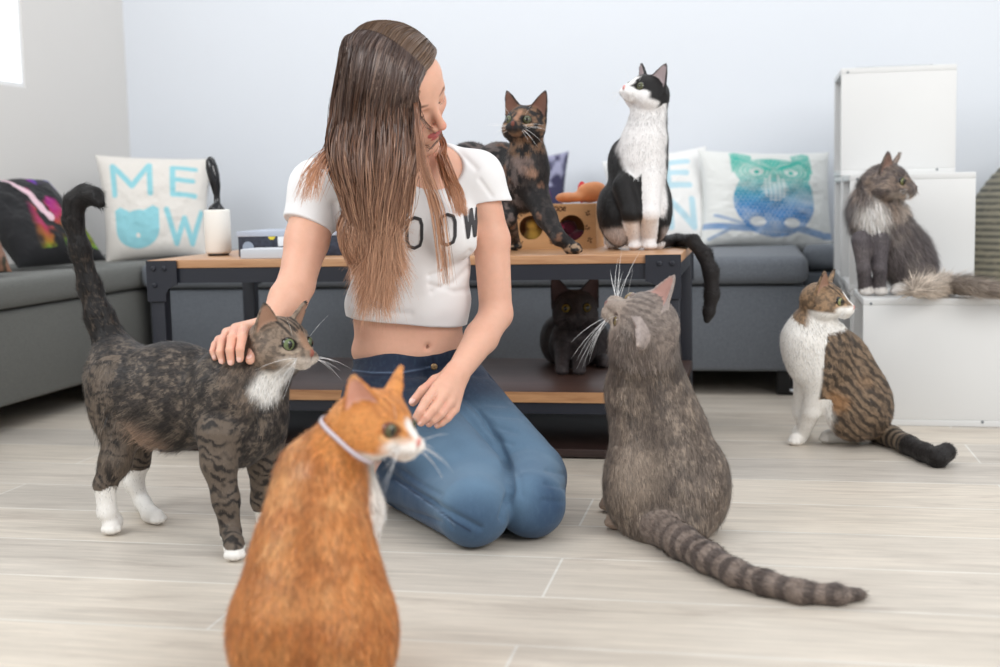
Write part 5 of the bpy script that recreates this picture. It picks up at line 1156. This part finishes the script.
# ------------------------------------------------------------------ jeans
JE = legs(.0035)+[W_.ell((409, 352, .10), (61, 24, 45), 0, 16, 'hip')]
wa, wb, wc = P(347, 360, .10), P(409, 361, .10-44*pxm), P(472, 336, .12)
wn = nrm(np.cross(wb-wa, wc-wa)); wn = wn if wn[2] > 0 else -wn
V, Q = surface(JE, .0028, cuts=[Plane(P(409, 349, .10), nrm(U0-R0*.16+FH*.10), .003)])
lab, S = nearest(JE, V); nm = np.array([p.name for p in JE])[lab]; N_ = vnormals(V, Q)
def creases(V, pts, w, amp, out=None):                  # soft fold lines given in photo directions
    d = np.full(len(V), 9.)
    A = [ray(*p) for p in pts]; A = [a/np.linalg.norm(a) for a in A]; q = V-CAM; q = q/np.linalg.norm(q, axis=1)[:, None]
    for a, b in zip(A[:-1], A[1:]):
        t = np.clip(((q-a)@(b-a))/((b-a)@(b-a)), 0, 1); r = q-a-t[:, None]*(b-a); d = np.minimum(d, np.sqrt((r*r).sum(1)))
    return np.exp(-(d/(w/FPX))**2)*amp
camf = (N_*(CAM-V)).sum(1) > 0
disp = np.zeros(len(V))
for pts, w, a in [([(456, 390), (478, 410), (497, 438), (508, 465), (511, 490), (503, 518)], 3.6, -.011), ([(462, 388), (480, 402), (505, 404)], 3.0, -.004), ([(470, 398), (492, 414), (520, 416)], 3, -.0035), ([(478, 410), (496, 426), (516, 432)], 3, -.003), ([(484, 424), (500, 440), (512, 444)], 2.5, -.0025),
                  ([(455, 372), (490, 376), (505, 382)], 3, -.003), ([(392, 476), (420, 494), (446, 510), (480, 528)], 3.2, -.006), ([(400, 470), (425, 486), (440, 494)], 2.5, -.003), ([(388, 505), (410, 512), (440, 522)], 2.5, -.0035), ([(428, 498), (446, 514), (452, 528)], 2, -.003),
                  ([(384, 412), (400, 420), (430, 428)], 3, -.003), ([(372, 380), (400, 388), (430, 384)], 3.2, -.003), ([(360, 372), (395, 378), (430, 374)], 2.6, -.002), ([(548, 470), (562, 474)], 2.5, -.003), ([(546, 484), (564, 488)], 2.5, -.003), ([(544, 500), (562, 502)], 2.5, -.003), ([(508, 462), (520, 478), (522, 495)], 3, -.002)]:
    disp += creases(V, pts, w, a)*camf
disp += (fbm(V*np.array([1, 1, 1.0]), 18, 4, 3)-.5)*.004
V = V+N_*disp[:, None]
q = V-CAM; xs_ = 500+FPX*(q@RT)/(q@FW); ys_ = 333.5-FPX*(q@UPV)/(q@FW)          # photo directions, used to lay seams on the cloth
D1, D2, D3 = srgb(50, 74, 102), srgb(110, 141, 166), srgb(25, 35, 56)
n1 = fbm(V, 16, 3); n3 = fbm(V*np.array([1, 1, .25]), 260, 8, 2)
C = np.tile(D1, (len(V), 1))
axR = JE[3]; axL = JE[4]
fade = np.zeros(len(V))
for ax_ in (axR, axL):                                  # worn lighter along the thigh fronts
    t = ax_.t(V); pr_ = ax_.a+t[:, None]*(ax_.b-ax_.a); out = (V-pr_); out /= np.linalg.norm(out, axis=1)[:, None]+1e-9; fade = np.maximum(fade, sst(.10, .85, (out@nrm(U0*.7-FH*.7)))*sst(.18, .5, t)*sst(.17, .13, np.linalg.norm(V-pr_, axis=1)))
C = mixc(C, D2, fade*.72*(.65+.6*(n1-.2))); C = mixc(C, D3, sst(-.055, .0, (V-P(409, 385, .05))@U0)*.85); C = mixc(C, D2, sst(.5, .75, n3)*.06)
def line(pts, w): return creases(V, pts, w, 1)*camf
C = mixc(C, D3, line([(464, 392), (482, 404), (500, 430), (512, 470)], 1.0)*0)
for pts in ([(347, 372), (372, 375), (402, 375), (432, 369), (470, 352)],): C = mixc(C, srgb(18, 28, 52), line(pts, 1.1)*.8)
C = mixc(C, srgb(120, 140, 170), line([(347, 369.5), (372, 372.5), (402, 372.5), (432, 366.5)], .7)*.5)
C = mixc(C, srgb(18, 26, 48), line([(432, 353), (433, 362), (440, 372), (441, 378)], 1.1)*.9)
C = mixc(C, srgb(22, 34, 60), line([(394, 478), (425, 500), (455, 522), (470, 531)], 1.0)*.75); C = mixc(C, srgb(150, 170, 196), line([(396, 481), (427, 503), (455, 525)], .6)*.35)
je = npmesh('jeans', V-loc, Q, M_denim, C, person); je['label'] = 'blue denim jeans faded along the thighs'
mb = MB(); c0 = P(434.5, 366, .10-44*pxm); mb.disc(c0-loc-FH*.012, -FH, .0065, .003, 18, dome=1); mb.build('jeans_button', mat('dull_brass', srgb(150, 128, 96), .35, metal=1), je)

# ------------------------------------------------------------------ T-shirt
e = .0050
TS = torso(e)+[a for a in arms(e+.003)[:2]]+[Cap(SHR, P(304, 236, .01), 22*pxm+e+.003, 21.5*pxm+e+.003, .030, 'arm'), Cap(SHL, P(491, 206, .05), 20.5*pxm+e+.001, 19*pxm+e, .024, 'arm')]+[Cap(P(385, 178, .06), P(440, 170, .06), .048, .048, .02, 'torso'), W_.ell((407.5, 302, .078), (64.5, 34, 46), 0, 18, 'torso')]
for p in TS:
    if p.name == 'arm': p.k = .03
axr = nrm(ELR-SHR); axl = nrm(ELL_-SHL)
class SleeveCut:                                        # trims only the sleeve beyond the cuff
    def __init__(s, p, n, cen, R, q, m): s.p = p; s.n = n; s.cen = cen; s.R = R; s.q = q; s.m = m; s.k = .003; s.neg = False
    def d(s, P_): return np.minimum(np.minimum((P_-s.p)@s.n, s.R-np.linalg.norm(P_-s.cen, axis=1)), (P_-s.q)@s.m)
cutsT = [Plane(P(409, 325.5, .0), nrm(-U0-R0*.10+FH*.0), .002),
         SleeveCut(P(305, 224, .01), nrm(axr+R0*-.16), P(297, 268, 0), .105, P(330, 230), -R0), SleeveCut(P(485, 201, .05), nrm(axl+R0*.40), P(494, 262, .05), .118, P(477, 230), R0)]
NECKN = [W_.ell((430, 162, -.03), (34, 27, 60), -14, 4, 'neckline', neg=True), Ell(P(414, 150, .06), (.060, .075, .07), np.array([R0, FH, U0]), .006, 'neckline', True)]
V, Q = surface(TS+NECKN, .0024, cuts=cutsT); N_ = vnormals(V, Q); camf = (N_*(CAM-V)).sum(1) > 0
disp = (fbm(V, 12, 4, 3)-.5)*.006
for pts, w, a in [([(345, 250), (362, 262), (380, 268)], 3, -.003), ([(470, 252), (452, 268), (430, 276)], 3, -.004), ([(474, 262), (455, 282), (432, 292)], 3, -.003), ([(350, 300), (380, 312), (410, 314)], 4, -.002), ([(334, 205), (338, 228)], 3, -.006), ([(450, 180), (462, 195), (468, 215)], 3, -.005),
                  ([(300, 175), (292, 205)], 3, -.003), ([(458, 150), (476, 168)], 3, -.003), ([(440, 205), (455, 214)], 3, -.002), ([(440, 252), (442, 270), (446, 285)], 3, -.003), ([(480, 180), (492, 196)], 2.5, -.0025), ([(430, 285), (455, 292), (468, 290)], 3, -.0025)]:
    disp += creases(V, pts, w, a)*camf
V = V+N_*disp[:, None]
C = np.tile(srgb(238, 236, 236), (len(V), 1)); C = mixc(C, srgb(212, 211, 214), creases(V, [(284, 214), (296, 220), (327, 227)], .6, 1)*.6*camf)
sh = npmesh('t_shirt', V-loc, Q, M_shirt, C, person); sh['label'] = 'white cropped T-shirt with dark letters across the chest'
# printed letters laid on the cloth
def trace(x, y, prims, cuts, off, D0=1.9, D1=2.6):
    x = np.asarray(x, float); y = np.asarray(y, float); r = FW[None]+RT[None]*((x-500)/FPX)[:, None]+UPV[None]*((333.5-y)/FPX)[:, None]; r = r/(r@FH)[:, None]
    D = np.full(len(x), D0)
    for _ in range(60): d = field(prims, CAM+r*D[:, None], pad=.7, cuts=cuts)-off; D = np.minimum(D+d*.75, D1)
    return CAM+r*D[:, None], D
letV, letF = [], []; cnt = 0
for ch, x, y, w, h in (('M', 341, 231, 15, 29), ('E', 377, 225, 12, 29), ('O', 407, 219, 15, 29), ('O', 440, 216, 15, 29), ('W', 465, 211, 13, 27)):
    nx, ny = int(w*4.5)+10, int(h*4.5)+10; gx, gy = np.meshgrid(np.linspace(-.15, 1.15, nx), np.linspace(-.1, 1.1, ny), indexing='ij'); m = np.zeros(gx.size)
    GLo = {'O': [[(0, .25), (.12, .06), (.5, -.02), (.88, .06), (1, .25), (1, .75), (.88, .94), (.5, 1.02), (.12, .94), (0, .75), (0, .25)]], 'W': [[(0, 1), (.25, 0), (.5, 1), (.75, 0), (1, 1)]]}
    for s_ in GLo.get(ch, GL[ch]):
        d = np.full(gx.size, 9.); X = gx.ravel()*w; Y = gy.ravel()*h
        for (ax, ay), (bx, by) in zip(s_[:-1], s_[1:]):
            ax, ay, bx, by = ax*w, ay*h, bx*w, by*h; t = np.clip(((X-ax)*(bx-ax)+(Y-ay)*(by-ay))/((bx-ax)**2+(by-ay)**2), 0, 1); d = np.minimum(d, np.hypot(X-ax-t*(bx-ax), Y-ay-t*(by-ay)))
        m = np.maximum(m, (d < 1.75)*1.)
    sk = -.10 if ch != 'W' else -.25
    pxx = x+gx.ravel()*w; pyy = y+h-gy.ravel()*h+sk*(pxx-x)
    Pp, Dd = trace(pxx, pyy, TS+NECKN, cutsT, .0008); dis = (fbm(Pp, 12, 4, 3)-.5)*.006
    Ng = grad(TS+NECKN, Pp, cutsT); Pp = Pp+Ng*(np.maximum(dis, -.003)+.0006)[:, None]
    I = np.arange(nx*ny).reshape(nx, ny); mm = m.reshape(nx, ny) > .5; keep = mm[:-1, :-1] & mm[1:, :-1] & mm[1:, 1:] & mm[:-1, 1:] & (Dd.reshape(nx, ny)[:-1, :-1] < 2.4)
    F = np.stack([I[:-1, :-1], I[1:, :-1], I[1:, 1:], I[:-1, 1:]], -1)[keep]; letV.append(Pp); letF.append(F+cnt); cnt += len(Pp)
LV = np.concatenate(letV); LF = np.concatenate(letF)
lo = npmesh('printed_lettering', LV-loc, LF, mat('charcoal_print', srgb(62, 60, 62), .8), None, sh)

# ------------------------------------------------------------------ hair
HB = headprims()[:6]+neck[:1]; HBODY = headprims()[:6]+torso(e+.004)+arms(e+.008)+neck[:1]
HV = [Ell(hw(0, -.016, .027), (.079, .093, .077), hf.R, .02, 'top')]      # solid hair mass under the strands
def hc(pts, k=.02): return [Cap(J(*a[:3]), J(*b[:3]), a[3]*pxm, b[3]*pxm, k, 'fall') for a, b in zip(pts[:-1], pts[1:])]
HV += hc([(368, 70, 2.28, 24), (360, 105, 2.26, 21), (360, 140, 2.245, 14), (368, 180, 2.225, 9), (376, 205, 2.22, 5)])
HV += hc([(392, 75, 2.25, 22), (392, 105, 2.21, 16), (390, 140, 2.20, 13), (391, 175, 2.20, 8), (392, 200, 2.20, 4)])
HV += hc([(372, 90, 2.30, 34), (385, 140, 2.33, 32), (390, 165, 2.34, 22)])
HV += hc([(436, 138, 2.29, 5), (446, 160, 2.25, 4), (453, 178, 2.23, 2)], .01)
facecut = [Plane(hw(0, .058, .0), nrm(hf.f*.9-hf.u*.28+hf.s*.28), .006)]
class FaceCut:
    k = .005; neg = False
    def d(s, P_):
        h = hloc(P_); d1 = np.minimum(h[:, 1]-(.050+.30*np.clip(h[:, 2], -.1, .12)), h[:, 0]+.028+.35*np.clip(h[:, 2]-.02, -.2, .1)*0)   # in front of the hairline, her left side only
        return np.minimum(d1, .10-h[:, 2]-.25*np.abs(h[:, 0]))
V, Q = surface(HV, .0035, cuts=[FaceCut()])
rgh = np.random.default_rng(21)
def haircol(y, n, base_light=0.):                       # y: drop along the length 0 root .. 1 tip
    a = np.tile(srgb(76, 62, 60), (len(y), 1)); a = mixc(a, srgb(112, 88, 72), sst(.0, -.1, y-.1)*.0+n*.45)
    a = mixc(a, srgb(120, 86, 68), sst(.40, .66, y)); return mixc(a, srgb(208, 162, 132), sst(.60, 1.0, y+.12*(n-.5)))
ydrop = np.clip((hw(0, 0, .11)[2]-V[:, 2])/.52, 0, 1)
hm = npmesh('hair', V-loc, Q, M_hair, haircol(ydrop, fbm(V*np.array([6, 6, .5]), 30, 2))*.7, person); hm['label'] = 'long straight hair, dark at the roots and fair at the ends'
def strands(paths, name, w, cols_fn, seed):
    """paths (n, m, 3) -> ribbons facing outward"""
    n, m, _ = paths.shape; T = np.gradient(paths, axis=1); T /= np.linalg.norm(T, axis=2)[..., None]+1e-9
    view = CAM-paths; rgs = np.random.default_rng(seed); tw = rgs.normal(0, .5, (n, 1, 3)); view = view/np.linalg.norm(view, axis=2)[..., None]+tw
    sd = np.cross(T, view); sd /= np.linalg.norm(sd, axis=2)[..., None]+1e-9
    ww = w*np.interp(np.linspace(0, 1, m), [0, .1, .7, 1], [.6, 1, .8, .15])[None, :, None]*rgs.uniform(.6, 1.4, (n, 1, 1))
    VV = np.stack([paths-sd*ww, paths+sd*ww], 2).reshape(-1, 3); b = (np.arange(n)*m*2)[:, None]+np.arange(m-1)[None]*2; b = b.ravel(); F = np.stack([b, b+1, b+3, b+2], 1)
    t = np.tile(np.linspace(0, 1, m)[None], (n, 1)); c = cols_fn(t, paths, rgs); cc = np.repeat(c.reshape(n, m, 1, 3), 2, 2).reshape(-1, 3)
    o = npmesh(name, VV-loc, F, M_hair, cc, hm); o['kind'] = 'stuff'; return o
def catmull(cp, m):
    """cp (n,k,3) -> (n,m,3)"""
    n, k, _ = cp.shape; ex = np.concatenate([2*cp[:, :1]-cp[:, 1:2], cp, 2*cp[:, -1:]-cp[:, -2:-1]], 1); out = []
    for t in np.linspace(0, k-1-1e-6, m):
        i = int(t); f = t-i; p0, p1, p2, p3 = ex[:, i], ex[:, i+1], ex[:, i+2], ex[:, i+3]
        out.append(.5*((2*p1)+(-p0+p2)*f+(2*p0-5*p1+4*p2-p3)*f*f+(-p0+3*p1-3*p2+p3)*f**3))
    return np.stack(out, 1)
def pushout(paths, prims, margin, it=2):
    sh_ = paths.shape; X = paths.reshape(-1, 3).copy(); mg = np.broadcast_to(margin, sh_[:2]).ravel()
    for _ in range(it):
        d = field(prims, X, pad=.05); m = d < mg
        if not m.any(): break
        X[m] += grad(prims, X[m])*(mg[m]-d[m])[:, None]
    return X.reshape(sh_)
# curtain on her right side, falling over face edge and chest
n = 5200; p = rgh.random(n)**.9; lay = rgh.random(n); jit = lambda s_: rgh.normal(0, s_, n)
partx = np.interp(p, [0, .3, .6, 1], [366, 376, 396, 421.5]); party = np.interp(p, [0, .3, .6, 1], [25, 24.5, 36, 69])
def xs_at(l, r): return l+(r-l)*p
lock = (np.floor(p*19+rgh.normal(0, .3, n))/19).clip(0, 1)              # strands gather into locks lower down
mixl = lambda a, g: a*(1-g)+lock*g
pl = p*.22+lock*.78
xA = np.interp(p, [0, .3, .6, 1], [341, 357, 389, 418])+jit(.8); yA = np.interp(p, [0, .3, .6, 1], [52, 50, 62, 88])+jit(2)
xB = np.interp(p, [0, .35, .7, 1], [332, 354, 388, 416])+jit(1.0); yB = 112+jit(3)
xC = np.interp(pl, [0, .35, .7, 1], [330, 354, 390, 416])+jit(2); yC = 160+jit(4)
xD = np.interp(pl, [0, .35, .7, 1], [350, 363, 383, 407])+jit(3); yD = 212+jit(5)
length = np.clip(.50+.45*np.sin((lock*.9+.05)*math.pi)**1.2+rgh.normal(0, .14, n)-.25*rgh.random(n)**2, .05, 1.1)
xE = np.interp(pl, [0, .35, .7, 1], [361, 369, 382, 399])+jit(3)+7*np.sin(lock*60); yE = 212+(262-212)*length+jit(3)
xF = np.interp(pl, [0, .35, .7, 1], [358, 368, 383, 402])+jit(4)+10*np.sin(lock*60+1); yF = 212+(312-212)*length+jit(5)
def ptsD(x, y, D): return np.stack([J(a, b, c) for a, b, c in zip(x, y, D)])
TOPH = [HV[0]]+headprims()[:6]
def scalp(phi, al, margin):
    """points on the hair surface: phi from brow (0) over the crown (90) to the back, al = tilt to her right side"""
    ca, sa = np.cos(np.radians(phi)), np.sin(np.radians(phi)); base_ = hf.f[None]*ca[:, None]+hf.u[None]*sa[:, None]
    d = base_*np.cos(np.radians(al))[:, None]-hf.s[None]*np.sin(np.radians(al))[:, None]; d /= np.linalg.norm(d, axis=1)[:, None]; t = np.full(len(phi), .10); o_ = hw(0, 0, .02)
    for _ in range(30): t -= .8*(field(TOPH, o_+d*t[:, None], pad=.2)-margin)
    return o_+d*t[:, None]
phi = np.interp(p, [0, .25, 1], [150, 130, 40])+jit(1.0)
cA0 = scalp(phi, 3+jit(.5), .001+.001*lay); cA1 = scalp(phi+2, 16+jit(1), .0035+.004*lay); cA2 = scalp(phi, 38+jit(2), .004+.008*lay); cA3 = scalp(phi*.96, 62+jit(2), .006+.012*lay)
_, dA = trace(xA, yA, TOPH, (), .001, 2.0, 2.225); xM = xA*.5+xB*.5-1.0*(1-p); yM = yA*.5+yB*.5; _, dM = trace(xM, yM, TOPH, (), .001, 2.0, 2.235)
_, dB = trace(xB, yB, HV, (), .002, 2.0, 2.28)
fr = .10+.9*p
Dc = 2.12+.10*(1-p)**1.5+lay*.035
cA2 = ptsD(xA, yA, dA-.004-.009*lay); cA3 = ptsD(xM, yM, dM-.005-.010*lay)
cA1 = pushout((cA0*.55+cA2*.45)[:, None], TOPH, (.003+.004*lay)[:, None], 3)[:, 0]
cp = np.stack([cA0, cA1, cA2, cA3, ptsD(xB, yB+4, np.clip(dB-.004-.012*lay, 2.10, 2.26)), ptsD(xC, yC, Dc+.0), ptsD(xD, yD, Dc+.01), ptsD(xE, yE, Dc+.02), ptsD(xF, yF, Dc+.03)], 1)
pa = catmull(cp, 30); tt_ = np.linspace(0, 1, 30)[None]; pa = pa+R0*(.0035*np.sin(tt_*9+lock[:, None]*70)*sst(.2, .6, tt_))[..., None]; pa = pushout(pa, HBODY, (.004+.010*lay)[:, None]*np.ones((1, 30)))
def colA(t, paths, rg):
    n_, m = t.shape; r1 = rg.random((n_, 1))*np.ones_like(t); yy = t+(r1-.5)*.22
    c = haircol(yy.ravel(), r1.ravel()); hl = (rg.random((n_, 1)) < .2)*np.ones_like(t); c = mixc(c, srgb(150, 128, 116), (hl*sst(.05, .2, t)*(1-sst(.5, .8, t))).ravel()*.6)
    return c*rg.uniform(.7, 1.25, (n_, 1, 1)).repeat(m, 1).reshape(-1, 1)
strands(pa, 'strands', .00072, colA, 1)
# the other side of the parting, combed back over her left side
n = 2200; p = rgh.random(n); lay = rgh.random(n)
def hl3(x, y, z): return hf.c+hf.s*np.asarray(x)[:, None]+hf.f*np.asarray(y)[:, None]+hf.u*np.asarray(z)[:, None]
phi = np.interp(p, [0, .25, 1], [160, 130, 40])+rgh.normal(0, 1, n); o1 = np.ones(n)
cp = np.stack([scalp(phi, 2*o1, .001+.001*lay), scalp(phi+3, -14*o1, .003+.003*lay), scalp(phi+8, -40*o1, .003+.004*lay), scalp(phi+16, -68*o1, .003+.004*lay), scalp(phi+30, -92*o1, .003+.005*lay), hl3(.074*o1, -.02-.03*p, -.05*o1), hl3(.062*o1, -.05+rgh.normal(0, .008, n), -.10*o1)], 1)
pa = catmull(cp, 20); pa = pushout(pa, TOPH, (.0006+.002*lay)[:, None]*np.ones((1, 20)), 2)
def colB(t, paths, rg):
    n_, m = t.shape; r1 = rg.random((n_, 1))*np.ones_like(t); c = np.tile(srgb(92, 72, 60), (t.size, 1)); c = mixc(c, srgb(140, 114, 92), r1.ravel()*.6); return c*rg.uniform(.7, 1.25, (n_, 1, 1)).repeat(m, 1).reshape(-1, 1)
strands(pa, 'strands', .0008, colB, 2)
# lock in front of her left shoulder and loose hairs on her right shoulder
def freelock(n, cps, spread, seed, wid=.0006, warm=1.0, mg=.003):
    rg = np.random.default_rng(seed); a = rg.normal(0, 1, n); cp = []
    for k, (x, y, D) in enumerate(cps):
        s_ = spread[k]; cp.append(np.stack([J(x+aa*s_+q1, y+q2, D) for aa, q1, q2 in zip(a, rg.normal(0, s_*.35, n), rg.normal(0, s_*.4, n))]))
    pa = catmull(np.stack(cp, 1), 22); pa = pushout(pa, HBODY, mg+.006*rg.random((n, 1))*np.ones((1, 22)))
    def cf(t, paths, rg): 
        r1 = rg.random((t.shape[0], 1))*np.ones_like(t); c = haircol((.45+.5*t+(r1-.5)*.2).ravel(), r1.ravel()); c = mixc(c, srgb(186, 116, 72), .4*warm*np.ones(t.size)); return c*rg.uniform(.75, 1.25, (t.shape[0], 1, 1)).repeat(t.shape[1], 1).reshape(-1, 1)
    strands(pa, 'strands', wid, cf, seed)
freelock(340, [(436, 126, 2.30), (439, 148, 2.28), (447, 172, 2.22), (455, 193, 2.19), (461, 214, 2.18)], [2, 2.4, 3, 3.4, 3.6], 31)
freelock(110, [(345, 100, 2.25), (336, 140, 2.24), (324, 160, 2.22), (314, 176, 2.21), (308, 200, 2.21)], [4, 4, 5, 6, 8], 32)
freelock(46, [(413, 88, 2.16), (416, 106, 2.135), (418, 130, 2.12), (424, 170, 2.12), (437, 210, 2.13), (444, 262, 2.15), (446, 284, 2.16)], [1.0, 1.2, 1.6, 3, 4, 4, 4], 33, warm=.4)
# ================================================================== LIGHT, CAMERA
w = bpy.data.worlds.new('daylight'); SC.world = w; w.use_nodes = True
bg = w.node_tree.nodes['Background']; bg.inputs[0].default_value = (.93, .965, 1.0, 1); bg.inputs[1].default_value = .86
def area(name, loc, to, size, power, col=(1, 1, 1)):
    l = bpy.data.lights.new(name, 'AREA'); l.shape = 'RECTANGLE'; l.size, l.size_y = size; l.energy = power; l.color = col
    o = bpy.data.objects.new(name, l); COL.objects.link(o); o.location = loc
    o.rotation_euler = (Vector(to)-Vector(loc)).to_track_quat('-Z', 'Y').to_euler(); return o
area('window_daylight', (-2.25, 1.2, 1.75), (-.3, 2.6, .3), (2.2, .9), 42, (.95, .98, 1))
area('added_rim_light', (1.9, .3, 2.0), (-.4, 3.0, .5), (2.2, 1.6), 58, (1, .985, .96))  # unseen light added at the right to give the figures a rim
area('added_wall_wash', (-.6, 3.0, 2.45), (-.6, 3.9, .6), (2.6, .8), 15, (1, .99, .98))  # unseen light added overhead to wash the back wall brighter
cam = bpy.data.cameras.new('camera'); co = bpy.data.objects.new('camera', cam); COL.objects.link(co)
M3 = Matrix((RT, UPV, -FW)).transposed(); co.matrix_world = Matrix.Translation(CAM) @ M3.to_4x4()
cam.sensor_width = 36; cam.lens = FPX*36/1000; cam.clip_start = .05
cam.dof.use_dof = True; cam.dof.focus_distance = 2.33; cam.dof.aperture_fstop = 3.1
SC.camera = co
SC.view_settings.view_transform = 'Standard'; SC.view_settings.look = 'None'; SC.view_settings.gamma = 1; SC.view_settings.exposure = 0.0
SC.view_settings.use_curve_mapping = False
SC.render.film_transparent = False
